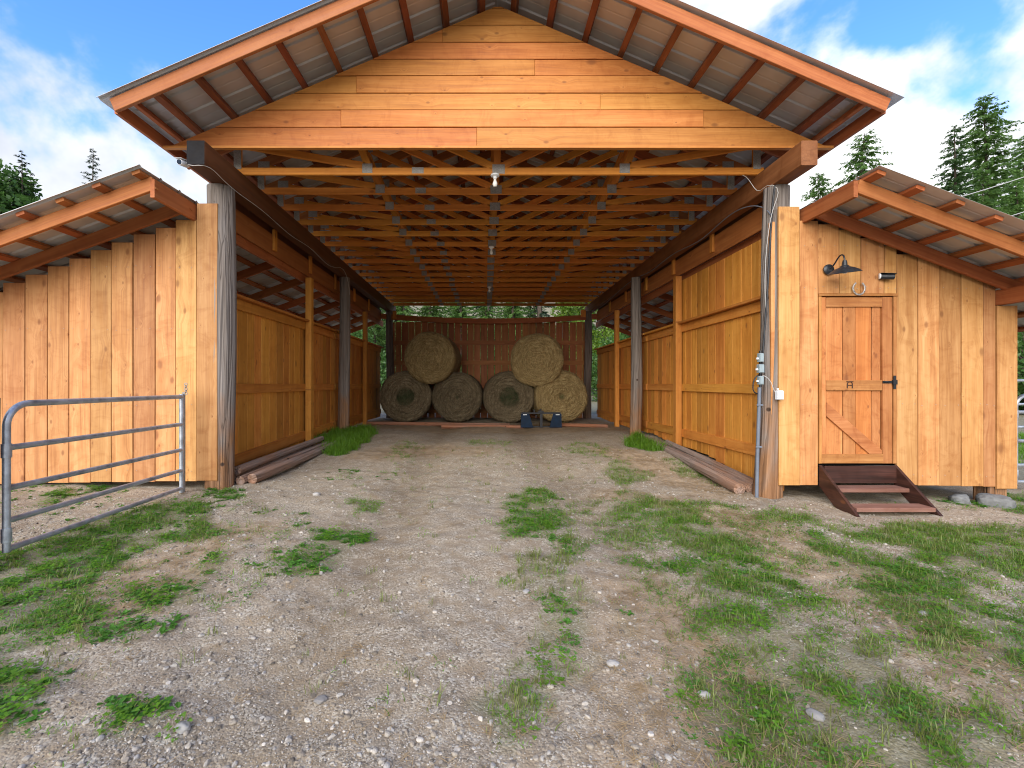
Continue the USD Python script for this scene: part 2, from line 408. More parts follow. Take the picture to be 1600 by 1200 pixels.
# ------------------------------------------------------------------ ground sheet
GRASS = [  # outline on the ground, tufts per square metre, kind (g grass, w broad weeds, m mixed, y thin yellowish)
    ([(-3.64, 3.42), (-3.61, 3.68), (-3.51, 4.49), (-3.18, 4.84), (-2.7, 4.5), (-2.31, 3.88), (-2.67, 3.74), (-2.82, 3.6), (-2.69, 3.29), (-2.56, 3.02), (-2.27, 2.58), (-2.16, 2.27), (-2.36, 2.1), (-3.2, 2.0), (-4.2, 2.6)], 520, 'm'),
    ([(-1.45, 3.26), (-1.44, 4.0), (-1.14, 4.1), (-1.01, 3.87), (-1.14, 3.58), (-1.03, 3.24), (-1.29, 3.19)], 330, 'w'),
    ([(-2.05, 2.69), (-2.17, 3.08), (-1.95, 2.94), (-1.85, 2.7)], 330, 'w'),
    ([(-2.06, 2.42), (-2.11, 2.65), (-1.99, 2.65), (-1.8, 2.37)], 170, 'w'),
    ([(-1.9, 1.74), (-2.27, 2.07), (-2.13, 2.1), (-1.97, 1.97), (-1.89, 1.93), (-1.75, 1.74)], 330, 'w'),
    ([(-1.41, 1.77), (-1.47, 1.95), (-1.36, 1.95), (-1.21, 1.83), (-1.2, 1.76)], 200, 'w'),
    ([(-2.11, 3.18), (-2.06, 3.35), (-1.95, 3.41), (-1.9, 3.17)], 220, 'w'),
    ([(0.19, 4.9), (0.49, 5.54), (0.8, 5.65), (0.69, 4.67), (0.53, 4.08), (0.27, 3.94), (0.26, 4.34)], 420, 'm'),
    ([(0.51, 3.92), (0.68, 4.67), (0.81, 4.67), (0.71, 4.09), (0.78, 3.64), (0.61, 3.51)], 230, 'm'),
    ([(0.19, 3.18), (0.46, 3.51), (0.63, 3.39), (0.54, 2.9), (0.36, 2.77), (0.22, 2.99)], 240, 'y'),
    ([(0.27, 2.46), (0.39, 2.81), (0.48, 2.77), (0.38, 2.37)], 330, 'm'),
    ([(0.24, 2.21), (0.36, 2.26), (0.42, 2.18), (0.38, 2.04), (0.29, 2.02)], 300, 'm'),
    ([(0.1, 1.86), (0.12, 2.0), (0.16, 2.0), (0.2, 1.92), (0.15, 1.83)], 400, 'g'),
    ([(0.69, 2.49), (0.82, 2.86), (0.82, 2.66), (0.73, 2.43)], 230, 'm'),
    ([(0.58, 3.51), (0.82, 4.09), (0.87, 3.79), (0.78, 3.52)], 170, 'y'),
    ([(2.03, 7.49), (2.29, 7.48), (2.38, 6.69), (1.84, 5.75), (1.8, 6.45)], 260, 'g'),
    ([(1.38, 4.72), (1.94, 5.93), (2.04, 5.62), (1.59, 4.07), (1.3, 3.81), (1.23, 4.12)], 260, 'g'),
    ([(1.92, 4.92), (2.22, 5.21), (2.25, 4.41), (2.23, 3.75), (2.09, 3.47), (1.83, 3.58), (1.71, 4.0)], 460, 'g'),
    ([(1.46, 3.42), (1.9, 3.72), (2.17, 3.48), (2.04, 2.93), (1.87, 2.76), (1.69, 2.92), (1.45, 3.0)], 260, 'm'),
    ([(1.26, 2.78), (1.68, 3.21), (1.82, 2.92), (1.75, 2.47), (1.94, 2.41), (1.73, 2.19), (1.39, 2.23), (1.16, 2.4)], 360, 'g'),
    ([(0.95, 1.81), (1.05, 2.18), (1.36, 2.28), (1.8, 2.24), (1.95, 2.0), (2.05, 1.9), (1.81, 1.6), (1.2, 1.55)], 480, 'g'),
    ([(2.79, 3.79), (2.9, 4.19), (3.09, 4.12), (2.95, 3.66), (3.2, 3.54), (3.37, 3.31), (3.22, 3.0), (2.93, 2.81), (2.69, 2.97), (2.55, 3.16)], 460, 'm'),
    ([(3.35, 4.31), (3.83, 4.45), (4.58, 4.69), (5.6, 4.5), (4.6, 3.43), (3.85, 3.3), (3.52, 3.5), (3.41, 3.9)], 470, 'g'),
    ([(2.41, 2.66), (2.68, 2.85), (3.1, 2.8), (3.3, 2.44), (2.72, 2.08), (2.45, 2.1), (2.27, 2.3)], 460, 'g'),
    ([(-3.2, 9.03), (-3.3, 10.6), (-2.8, 10.8), (-2.42, 9.7), (-2.35, 7.88), (-2.54, 7.46)], 430, 'l'),
    ([(2.99, 9.32), (3.4, 10.1), (3.5, 9.31), (3.26, 8.33), (2.89, 8.12)], 330, 'l'),
    ([(2.87, 4.61), (3.14, 4.87), (3.46, 4.94), (3.34, 4.72), (3.03, 4.56)], 260, 'g'),
    ([(-2.84, 4.85), (-2.99, 5.22), (-2.93, 5.45), (-2.71, 5.04)], 380, 'w'),
    ([(-3.34, 5.43), (-3.33, 5.61), (-3.08, 5.28), (-3.08, 5.12)], 300, 'w'),
    ([(-4.52, 5.26), (-4.7, 5.45), (-4.59, 5.45), (-4.33, 5.32)], 300, 'w'),
    ([(-4.62, 4.78), (-4.8, 5.01), (-4.78, 5.21), (-4.52, 4.97)], 300, 'w'),
    ([(-1.37, 4.7), (-1.46, 5.13), (-1.27, 5.1), (-1.18, 4.72)], 260, 'g'),
    ([(-2.16, 5.97), (-2.09, 6.83), (-1.73, 6.58), (-1.26, 6.53), (-1.24, 6.0)], 60, 'w'),
    ([(-1.49, 7.48), (-1.63, 9.13), (-1.26, 8.76), (-1.2, 7.29)], 110, 'g'),
    ([(-0.4, 8.78), (-0.22, 9.39), (0.44, 9.4), (0.53, 8.68)], 110, 'g'),
    ([(1.38, 8.29), (1.9, 9.45), (2.4, 9.09), (2.1, 7.73)], 150, 'g'),
    ([(2.94, 6.38), (3.09, 6.9), (3.27, 6.58), (3.12, 5.95)], 200, 'g'),
    ([(2.97, 7.45), (3.27, 7.68), (3.19, 6.91), (2.93, 6.66)], 200, 'g'),
    ([(5.54, 5.40), (5.93, 5.5), (5.96, 5.4), (5.64, 5.25)], 300, 'w'),
    ([(6.0, 5.2), (6.52, 5.63), (7.2, 5.8), (7.4, 5.0), (5.86, 4.83)], 330, 'm'),
    ([(3.5, 5.2), (4.2, 5.3), (5.6, 5.25), (5.6, 5.1), (4.9, 5.1), (3.6, 5.1)], 28, 'g'),
    ([(7.3, 7.5), (7.3, 13), (13, 14), (13, 8)], 40, 'l'),
    ([(1.0, 3.0), (1.0, 5.0), (2.4, 5.2), (3.4, 4.6), (5.5, 4.6), (5.5, 2.4), (2.6, 1.6), (0.9, 1.6)], 200, 'g'),
    ([(-3.4, 2.0), (-3.4, 5.0), (-1.9, 4.6), (-1.4, 3.0), (-1.9, 1.6)], 60, 'm'),
    ([(-7.5, 3.0), (-7.5, 5.4), (-3.6, 5.4), (-3.6, 3.4)], 26, 'w'),
    ([(-1.8, 1.5), (-1.5, 8.5), (2.5, 8.5), (1.2, 1.5)], 8, 'y'),
]
STRAW = [([(2.62, 4.5), (2.5, 3.3), (2.35, 2.2), (2.3, 1.6)], .20), ([(.95, 2.9), (.85, 2.2), (.8, 1.6)], .20), ([(-2.15, 3.9), (-2.25, 3.3), (-2.2, 2.7)], .15),
         ([(-2.9, 12.3), (0, 11.9), (3, 12.2)], .9), ([(-1.9, 7.6), (-1.2, 8.4), (-.3, 8.2)], .28), ([(1.6, 5.5), (2.4, 5.0), (2.6, 4.4)], .2), ([(2.4, 8.5), (2.7, 6.8), (2.9, 5.6)], .22)]

import shapely
from shapely import geometry as sg

G_POLY = [(sg.Polygon(p).buffer(0), d, k) for p, d, k in GRASS]
S_POLY = [sg.LineString(p).buffer(w) for p, w in STRAW]


def warp(x, y):
    p = np.stack([x, y, 0 * x], -1)
    return x + (meshkit.fbm(p * 3.1, 3, 21) - .5) * .45, y + (meshkit.fbm(p * 3.1, 3, 33) - .5) * .45


def masks(x, y):
    wx, wy = warp(x, y)
    g = np.zeros_like(x)
    near = (y > .5) & (y < 13) & (np.abs(x) < 9)
    pts = shapely.points(wx[near], wy[near])
    acc, acs = np.zeros(near.sum()), np.zeros(near.sum())
    for poly, d, k in G_POLY:
        shapely.prepare(poly)
        dd = shapely.distance(poly, pts)
        acc = np.maximum(acc, np.clip(1 - dd / .10, 0, 1) * min(1, d / 380)) if d > 205 else acc
    for poly in S_POLY:
        dd = shapely.distance(poly, pts)
        acs = np.maximum(acs, np.clip(1 - dd / .30, 0, 1))
    g[near] = acc
    s = np.zeros_like(x)
    s[near] = acs
    g = np.where(y > 17.5, 1.0, g)
    g = np.where((np.abs(x) > 9.5), 1.0, g)
    g = np.where((np.abs(x) > 7.2) & (y > 6.5), np.maximum(g, .75), g)
    return g, s


def axis(pieces):
    out = [np.linspace(a, b, n, endpoint=False) for a, b, n in pieces]
    return np.concatenate(out + [[pieces[-1][1]]])


gx = axis([(-400, -60, 12), (-60, -12, 24), (-12, -6, 40), (-6, 6, 330), (6, 12, 40), (12, 60, 24), (60, 400, 12)])
gy = axis([(-300, -20, 10), (-20, 0.6, 14), (0.6, 3.2, 110), (3.2, 6.5, 110), (6.5, 16, 110), (16, 40, 36), (40, 120, 30), (120, 420, 14)])
GX, GY = np.meshgrid(gx, gy)
GZ = ground_height(GX, GY)
nx, ny = len(gx), len(gy)
idx = np.arange(nx * ny).reshape(ny, nx)
quads = np.stack([idx[:-1, :-1], idx[:-1, 1:], idx[1:, 1:], idx[1:, :-1]], -1).reshape(-1, 4)
gm, sm = masks(GX.ravel(), GY.ravel())
gm, sm = np.clip(gm, 0, 1), np.clip(sm, 0, 1)
inside = sum(np.exp(-((GX.ravel() - c_ - .12 * np.sin(GY.ravel() * .5)) / .30) ** 2) for c_ in (-.95, 1.0)) * (np.abs(GY.ravel() - 7) < 8)

M_ground = usdkit.material(stage, L + 'gravelly_dirt', {
    'g': ('geometry', {}), 'a': ('attribute', {'attribute': 'cover'}), 'sep': ('separate_color', {}),
    'n0': ('noise_texture', {'scale': 1.3, 'detail': 5.0, 'roughness': .6}), 'n1': ('noise_texture', {'scale': 9.0, 'detail': 6.0, 'roughness': .65}), 'n2': ('noise_texture', {'scale': 70.0, 'detail': 4.0, 'roughness': .6}),
    'nm': ('mix_float', {'fac': .5}), 'soil': ('rgb_ramp', {'ramp': [(.30, (.205, .150, .096)), (.5, (.295, .230, .154)), (.70, (.40, .330, .236))]}),
    'v': ('voronoi_texture', {'scale': 92.0, 'feature': 'f1', 'randomness': 1.0}), 'vs': ('separate_color', {}),
    'vc': ('rgb_ramp', {'ramp': [(0, (.11, .086, .060)), (.35, (.26, .210, .150)), (.7, (.38, .333, .262)), (1, (.54, .485, .39))]}),
    'von': ('map_range', {'from_min': .42, 'from_max': .62, 'to_min': .15, 'to_max': .75}),
    'mix': ('mix', {'mix_type': 'mix'}),
    'smix': ('mix', {'mix_type': 'mix', 'color2': (.40, .285, .175)}), 'sfac': ('math', {'math_type': 'multiply'}), 'sn': ('map_range', {'from_min': .35, 'from_max': .65, 'to_min': .1, 'to_max': .8}),
    'gmix': ('mix', {'mix_type': 'mix', 'color2': (.12, .125, .05)}), 'gfac': ('math', {'math_type': 'multiply', 'value2': .45}),
    'imix': ('mix', {'mix_type': 'multiply', 'color2': (.86, .84, .81)}),
    'hs': ('math', {'math_type': 'multiply_add', 'value2': -.55}), 'h2': ('math', {'math_type': 'add'}), 'b': ('bump', {'strength': .75, 'distance': .007}),
    'p': ('principled_bsdf', {'roughness': .92, 'specular_ior_level': .15}),
}, [('a.color', 'sep.color'), ('g.position', 'n0.vector'), ('g.position', 'n1.vector'), ('g.position', 'n2.vector'), ('g.position', 'v.vector'), ('n0.fac', 'nm.a'), ('n1.fac', 'nm.b'), ('nm.result', 'soil.fac'),
    ('v.color', 'vs.color'), ('vs.r', 'vc.fac'), ('n1.fac', 'von.value'), ('von.result', 'mix.fac'), ('soil.color', 'mix.color1'), ('vc.color', 'mix.color2'),
    ('n1.fac', 'sn.value'), ('sn.result', 'sfac.value1'), ('sep.g', 'sfac.value2'), ('sfac.value', 'smix.fac'), ('mix.color', 'smix.color1'),
    ('sep.r', 'gfac.value1'), ('gfac.value', 'gmix.fac'), ('smix.color', 'gmix.color1'), ('sep.b', 'imix.fac'), ('gmix.color', 'imix.color1'), ('imix.color', 'p.base_color'),
    ('v.distance', 'hs.value1'), ('n2.fac', 'hs.value3'), ('hs.value', 'h2.value1'), ('n1.fac', 'h2.value2'), ('h2.value', 'b.height'), ('b.normal', 'p.normal')], surface='p.BSDF')

gp = UsdGeom.Mesh.Define(stage, '/World/ground')
gp.CreatePointsAttr(Vt.Vec3fArray.FromNumpy(np.column_stack([GX.ravel(), GY.ravel(), GZ.ravel()]).astype(np.float32)))
gp.CreateFaceVertexCountsAttr(Vt.IntArray.FromNumpy(np.full(len(quads), 4, np.int32)))
gp.CreateFaceVertexIndicesAttr(Vt.IntArray.FromNumpy(quads.astype(np.int32).ravel()))
gp.CreateSubdivisionSchemeAttr('none')
du, dv = np.gradient(GZ, axis=1) / np.gradient(GX, axis=1), np.gradient(GZ, axis=0) / np.gradient(GY, axis=0)
nn = np.stack([-du, -dv, np.ones_like(du)], -1).reshape(-1, 3)
nn /= np.linalg.norm(nn, axis=1, keepdims=True)
gp.CreateNormalsAttr(Vt.Vec3fArray.FromNumpy(nn.astype(np.float32)))
gp.SetNormalsInterpolation('vertex')
UsdGeom.PrimvarsAPI(gp).CreatePrimvar('cover', Sdf.ValueTypeNames.Color3fArray, 'vertex').Set(Vt.Vec3fArray.FromNumpy(np.column_stack([gm, sm, inside]).astype(np.float32)))
UsdShade.MaterialBindingAPI.Apply(gp.GetPrim()).Bind(M_ground)
tag(gp, kind='structure')

# ------------------------------------------------------------------ the barn
EX, EY, EZ = np.eye(3)
XM, RIDGE, SL = .163, 6.04, .43          # centre line, underside of the roof sheets at the ridge, pitch
Y0, Y1 = 4.65, 15.95                     # front and back edge of the main roof
BARN = xform('barn', loc=(XM, 10.3, .1))
tag(stage.GetPrimAtPath(BARN), 'open fronted honey coloured wooden hay barn with metal roofs and two side lean-tos', 'barn')


def log(parent, name, p0, p1, r0, r1, mat, sides=20, seg=16, wob=.05, label=None, flare=0.0):
    p0, p1 = np.asarray(p0, float), np.asarray(p1, float)
    Ln = np.linalg.norm(p1 - p0)
    x = (p1 - p0) / Ln
    y = unit(np.cross(x, [0.31, .95, .05] if abs(x[2]) > .5 else [0, 0, 1.0]))
    z = np.cross(x, y)
    u = np.linspace(0, 1, seg)
    v, f = tube(np.column_stack([u * Ln, 0 * u, 0 * u]), r0 + (r1 - r0) * u + flare * np.exp(-u * Ln / .25), sides)
    sd = int(rng.integers(1, 900))
    ax = v[:, 1:] / np.maximum(np.linalg.norm(v[:, 1:], axis=1, keepdims=True), 1e-6)
    q = np.column_stack([v[:, 0] * 1.4, ax * 1.6 + 5])
    k = 1 + wob * 2 * (meshkit.fbm(q, 3, sd) - .5)
    bend = .02 * np.sin(v[:, 0] * 1.3 + sd)
    v = np.column_stack([v[:, 0], v[:, 1] * k + bend, v[:, 2] * k])
    return put(parent, name, (v, f), mat, matrix(p0 - origin(parent), x, y, z), smooth=50, label=label)


def gz(x, y):
    return float(ground_height(np.array([x]), np.array([y]))[0])


# posts and the two long beams that carry the trusses
log(BARN, 'post', (-3.235, 5.585, -.15), (-3.225, 5.585, 3.752), .160, .152, M_post, 24, 24, label='grey weathered round post, brown at its foot, left of the opening')
log(BARN, 'post', (3.475, 5.60, -.15), (3.615, 5.60, 3.752), .152, .142, M_post, 24, 24, flare=.02, label='grey weathered round post with cables, right of the opening')
for xa, xb, yy, r in ((-3.17, -3.17, 10.3, .125), (3.41, 3.45, 10.3, .122), (-3.13, -3.13, 15.05, .125), (3.42, 3.42, 15.05, .125)):
    log(BARN, 'post', (xa, yy, -.1), (xb, yy, 3.752), r + .008, r - .012, M_post if yy < 12 else M_postdark, 18, 18)
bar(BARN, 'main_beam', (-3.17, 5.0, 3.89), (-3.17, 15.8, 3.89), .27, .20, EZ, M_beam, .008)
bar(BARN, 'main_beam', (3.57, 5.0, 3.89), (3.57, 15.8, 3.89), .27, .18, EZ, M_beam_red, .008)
bar(BARN, 'beam_end_cap', (-3.17, 4.992, 3.89), (-3.17, 4.999, 3.89), .262, .192, EZ, M_darkbeam, .003, label='blackened sawn end of the beam')

# trusses
truss_y = [5.82 + .61 * k for k in range(17)]


def mirror(s, x):
    return XM + s * x


def top_chord(x):
    return RIDGE - .095 - SL * abs(x)


cs = math.cos(math.atan(SL))
for ty in truss_y:
    T = xform('truss', BARN)
    j = lambda a=.006: float(rng.uniform(-a, a))

    def tb(name, a, b, w=.089, dy=0.0, mat=None):
        return bar(T, name, (a[0], ty + dy, a[1]), (b[0], ty + dy, b[1]), w, .038, (.3, 0, 1) if abs(a[0] - b[0]) > abs(a[1] - b[1]) else EX, mat or M_truss, .003)
    tb('bottom_chord', (XM - 3.40, 4.073 + j(.009)), (XM + 3.40, 4.073 + j(.009)))
    for s in (-1, 1):
        tb('top_chord', (mirror(s, 3.98), top_chord(3.98) - .07 / cs), (mirror(s, .01), top_chord(.01) - .07 / cs), .137, mat=M_rafter)
        tb('heel', (mirror(s, 3.31), 4.12), (mirror(s, 3.31), top_chord(3.31) - .14 / cs))
        tb('web', (mirror(s, 3.25), 4.40), (mirror(s, 1.69), 4.135), dy=.0)
        tb('web', (mirror(s, 1.64), 4.12), (mirror(s, 1.98), top_chord(1.98) - .15 / cs))
        tb('web', (mirror(s, .06), 4.13), (mirror(s, 1.90), top_chord(1.90) - .16 / cs))
    tb('king_post', (XM, 4.12), (XM, top_chord(0) - .16))
    for px, pz, w, h in ((XM + j(.02), 4.09, .16, .12), (mirror(-1, 1.64) + j(.02), 4.10, .13, .12), (mirror(1, 1.64) + j(.02), 4.10, .13, .12), (XM - 1.04 + j(.03), 4.075, .15, .08),
                         (mirror(-1, 3.31), 4.22, .095, .26), (mirror(1, 3.31), 4.22, .095, .26), (mirror(-1, 3.27), 4.43, .16, .11), (mirror(1, 3.27), 4.43, .16, .11),
                         (mirror(-1, 1.95), 4.99, .13, .13), (mirror(1, 1.95), 4.99, .13, .13)):
        plate(T, 'nail_plate', (px, ty - .0192, pz), EX, EZ, [(-w / 2, -h / 2), (w / 2, -h / 2), (w / 2, h / 2), (-w / 2, h / 2)], .0025, M_plate, .0008)

# gable boards, front and back
rows = [4.181, 4.419, 4.627, 4.827, 5.035, 5.232, 5.435, 5.64, 5.845]
TOPC = RIDGE - .16


def gable(yf, face, joints, group):
    G = xform('gable_wall', BARN)
    for r, zb in enumerate(rows):
        zt = rows[r + 1] if r + 1 < len(rows) else TOPC - .01
        zb_, zt_ = zb + .003, zt - .004
        hb, ht = (TOPC - zb_) / SL, max((TOPC - zt_) / SL, .02)
        cuts = [-9] + sorted(joints.get(r, [])) + [9]
        for a, b in zip(cuts[:-1], cuts[1:]):
            a, b = a + .0007, b - .0007
            quad = sg.Polygon([(XM - hb, zb_), (XM + hb, zb_), (XM + ht, zt_), (XM - ht, zt_)]).intersection(sg.box(a, zb_ - 1, b, zt_ + 1))
            if quad.is_empty:
                continue
            p = np.array(sg.polygon.orient(quad).exterior.coords)[:-1]
            if face < 0:
                plate(G, 'gable_board', (0, yf + .026, 0), EX, EZ, p, .024 + float(rng.uniform(0, .009)), M_gable, .005)
            else:
                plate(G, 'gable_board', (0, yf, 0), -EX, EZ, p * np.array([-1, 1]), .024, M_gable, .003)
    return G


G = gable(5.44, -1, {0: [-.092], 1: [-1.715, 2.615], 2: [1.385], 3: [-1.531], 4: [.6], 6: [-.5]}, 'front')
bar(G, 'drip_board', (XM - 3.98, 5.425, 4.165), (XM + 3.98, 5.425, 4.165), .030, .055, EZ, M_gable, .003)
gable(15.62, 1, {0: [.5], 2: [-1.2], 4: [1.0]}, 'back')

# roofs
def sheet_profile(width):
    per, p = .3048, []
    for k in range(int(round(width / per))):
        a = k * per
        p += [(a, 0), (a + .120, 0), (a + .128, .002), (a + .140, .002), (a + .148, 0), (a + .255, 0), (a + .268, .019), (a + .288, .019), (a + .301, 0)]
    p.append((width + .004, 0))
    return np.array(p)


def sheet(parent, o, down, length, width, mat):
    """One ribbed sheet: local x runs down the slope, y along the eave, z out of the roof."""
    P = sheet_profile(width)
    n = len(P)
    lo, hi = P, P + np.array([0, .0015])
    ring = np.vstack([lo, hi[::-1]])
    m = len(ring)
    v = np.vstack([np.column_stack([np.zeros(m), ring]), np.column_stack([np.full(m, length), ring])])
    f = []
    for i in range(m):
        j = (i + 1) % m
        f += [(i, m + j, j), (i, m + i, m + j)]
    for i in range(n - 1):
        a, b, c, d = i, i + 1, m - 2 - i, m - 1 - i
        f += [(a, b, c), (a, c, d), (m + a, m + c, m + b), (m + a, m + d, m + c)]
    x = unit(down)
    y = EY if x[0] > 0 else -EY          # so that z points out of the roof
    z = np.cross(x, y)
    if z[2] < 0:
        y = -y
        z = np.cross(x, y)
    if y[1] < 0:
        o = np.asarray(o, float) + EY * width
    v, f = fixnormals(v, np.array(f))
    return put(parent, 'roof_sheet', (v, f), mat, matrix(np.asarray(o, float) - origin(parent), x, y, z))


MR = xform('main_roof', BARN)
half = 4.13
for s in (-1, 1):
    yy = Y0
    while yy < Y1 - .1:
        w = min(.9144, max(.3048, round((Y1 - yy) / .3048) * .3048))
        sheet(MR, (XM + s * .03, yy, RIDGE + float(rng.uniform(0, .002))), (s, 0, -SL), (half - .03) / cs, w, M_sheet)
        yy += w
    nrm = unit((s * SL, 0, 1))
    for k in range(9):
        x = .22 + .43 * k
        p = np.array([XM + s * x, 0, RIDGE - SL * x]) - nrm * .047
        bar(MR, 'purlin', p + EY * (Y0 + .11), p + EY * (Y1 - .12), .089, .070, nrm, M_purlin_shaded, .003)
    for yb, nm in ((Y0 + .07, 'barge_board'), (Y1 - .08, 'barge_board')):
        a = np.array([XM + s * .02, yb, RIDGE - SL * .02]) - nrm * .075
        b = np.array([XM + s * 4.04, yb, RIDGE - SL * 4.04]) - nrm * .075
        bar(MR, nm, a, b, .140, .04, nrm, M_rafter, .004)
    xx = XM + s * 4.0
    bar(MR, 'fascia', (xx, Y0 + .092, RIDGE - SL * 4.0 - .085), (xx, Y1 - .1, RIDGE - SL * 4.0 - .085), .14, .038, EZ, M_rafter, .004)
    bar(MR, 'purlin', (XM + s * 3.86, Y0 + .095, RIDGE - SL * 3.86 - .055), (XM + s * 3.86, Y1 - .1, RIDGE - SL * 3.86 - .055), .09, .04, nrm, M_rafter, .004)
cap = merge(boxm((.20, Y1 - Y0, .002), (0, 0, 0), .0005))
for s in (-1, 1):
    bar(MR, 'ridge_cap', (XM + s * .09, Y0 - .01, RIDGE + .035 - SL * .09), (XM + s * .09, Y1 + .01, RIDGE + .035 - SL * .09), .20, .002, (1, 0, -s * SL), M_sheet, .0005)


def lean_to(s, X0, zs, sl, y0, barge_y, plate_x, plate_z, plate_h, W, rafters, out_x, out_z):
    R = xform('lean_to_roof', BARN)
    c = math.cos(math.atan(sl))
    nrm = unit((s * sl, 0, 1))
    zu = lambda d: zs - sl * d
    yy, yend = y0, 15.55
    while yy < yend - .1:
        w = min(.9144, max(.3048, round((yend - yy) / .3048) * .3048))
        sheet(R, (s * X0, yy, zs + .002 + float(rng.uniform(0, .002))), (s, 0, -sl), W / c, w, M_sheet)
        yy += w
    d = .07
    while d < W:
        p = np.array([s * (X0 + d), 0, zu(d)]) - nrm * .020
        bar(R, 'purlin', p + EY * (y0 + .04 + float(rng.uniform(-.02, .02))), p + EY * (yend - .05), .038, .089, nrm, M_rafter, .003)
        d += .39
    for k, yb in enumerate([barge_y] + rafters):
        a = np.array([s * (X0 + .0), yb, zu(0)]) - nrm * (.040 + .07)
        b = np.array([s * (X0 + W - .05), yb, zu(W - .05)]) - nrm * (.040 + .07)
        bar(R, 'barge_rafter' if k == 0 else 'rafter', a, b, .138, .04, nrm, M_rafter, .004)
    bar(R, 'ledger', (s * plate_x, barge_y - .025, plate_z), (s * plate_x, 15.5, plate_z), plate_h, .045, EZ, M_rafter, .004)
    bar(R, 'outer_plate', (s * out_x, barge_y - .03, out_z), (s * out_x, 15.45, out_z), .18, .09, EZ, M_rafter, .004)
    for yy in ((5.75, 10.3, 15.1) if s < 0 else (10.3, 15.1)):
        log(R, 'lean_to_post', (s * out_x, yy, gz(s * out_x, yy) - .2), (s * out_x, yy, out_z - .09), .11, .10, M_post, 14, 10)


ry = [5.34] + [6.55 + 1.22 * k for k in range(8)]
lean_to(-1, 3.50, 3.56, .365, 4.60, 4.78, 3.47, 3.395, .19, 4.3, ry, 6.7, 2.10)
lean_to(1, 3.88, 3.495, .382, 4.47, 4.70, 3.815, 3.355, .17, 3.6, [5.335] + ry[1:], 6.15, 2.38)

# front walls of the lean-tos: upright boards stepping down under the rafters
FW = xform('front_wall', BARN)
le = [-7.55, -7.29, -7.04, -6.79, -6.53, -6.27, -6.01, -5.754, -5.492, -5.223, -4.969, -4.708, -4.454, -4.2, -3.938, -3.692, -3.438, -3.185]
lt = [1.83, 1.92, 2.02, 2.11, 2.20, 2.29, 2.38, 2.45, 2.558, 2.658, 2.758, 2.85, 2.95, 3.042, 3.142, 3.219, 3.312, 3.504]
lt = lt[1:]


def face_board(parent, name, xa, xb, zb, zt, mat, yf=5.44, t=.024, gap=.0038, tilt=0.0):
    xa, xb = xa + gap, xb - gap
    pr = float(rng.uniform(0, .010))
    sk = float(rng.uniform(-.004, .004))
    return plate(parent, name, (xb, yf + t, zb), EZ, -EX, [(0, 0), (zt - zb, sk), (zt - zb, xb - xa + sk), (0, xb - xa)], t + pr, mat, .0045)


for k in range(len(le) - 1):
    zb = .195 - .035 * (-le[k] - 3.4) / 2.3 + float(rng.uniform(-.006, .006))
    face_board(FW, 'wall_board', le[k], le[k + 1], zb, lt[k], M_front, yf=5.425 if k == len(le) - 2 else 5.44)
bar(FW, 'nailer', (-7.5, 5.50, 1.1), (-3.42, 5.50, 1.1), .14, .04, EZ, M_wall)
bar(FW, 'nailer', (-7.5, 5.50, 2.0), (-3.42, 5.50, 2.0), .14, .04, EZ, M_wall)
bar(FW, 'sill_timber', (-7.5, 5.56, .30), (-3.42, 5.56, .30), .18, .14, EZ, M_darkbeam)  # added near-black timber, stops light showing through the gap under the boards
for xx in (-5.5, -7.3):
    bar(FW, 'stub_post', (xx, 5.6, gz(xx, 5.6) - .1), (xx, 5.6, .21), .16, .16, EX, M_darkbeam)

FW2 = xform('front_wall', BARN)
re_ = [3.508, 3.762, 3.985, 4.238, 4.5, 4.777, 4.923, 5.177, 5.431, 5.7, 5.962, 6.108, 6.354]
rt = [3.465, 3.30, 3.258, 3.196, 3.096, 3.004, 2.900, 2.865, 2.765, 2.665, 2.573, 2.465]
rt[-1] = 2.285
rb = [.142, .142, 2.43, 2.43, 2.43, 2.43, .142, .138, .132, .128, .122, .100]
for k in range(12):
    face_board(FW2, 'wall_board', re_[k], re_[k + 1], rb[k], rt[k], M_front, yf=5.425 if k in (0, 11) else 5.44)
face_board(FW2, 'wall_board', 5.19, 5.245, .145, 1.42, M_front, yf=5.434)
bar(FW2, 'edge_board', (3.47, 5.50, .18), (3.47, 5.50, 3.30), .045, .06, EX, M_front)
bar(FW2, 'sill_timber', (3.9, 5.56, .25), (6.3, 5.56, .25), .18, .14, EZ, M_darkbeam)  # added near-black timber that keeps the gap below these boards dark
bar(FW2, 'floor_deck', (5.05, 5.66, .36), (5.05, 8.5, .36), 2.5, .04, EX, M_darkbeam)  # unseen dark deck, added to keep the space under the room dark
bar(FW2, 'corner_stub_post', (6.17, 5.56, -.16), (6.17, 5.56, .16), .20, .20, EX, M_post)
bar(FW2, 'nailer', (3.55, 5.50, 3.0), (4.5, 5.50, 3.0), .14, .04, EZ, M_wall)
for k in range(12):      # the outer side and back of the tack room
    y = 5.47 + .253 * k
    
    plate(FW2, 'wall_board', (6.312, y, .12), EY, EZ, [(.002, 0), (.251, 0), (.251, 2.17), (.002, 2.17)], .022, M_front, .003)
for k in range(10):
    x = 3.76 + .255 * k
    plate(FW2, 'wall_board', (x + .253, 8.53, .12), -EX, EZ, [(.002, 0), (.252, 0), (.252, 3.25 - .382 * (x + .25 - 3.85)), (.002, 3.25 - .382 * max(0, x - 3.85))], .022, M_front, .003)

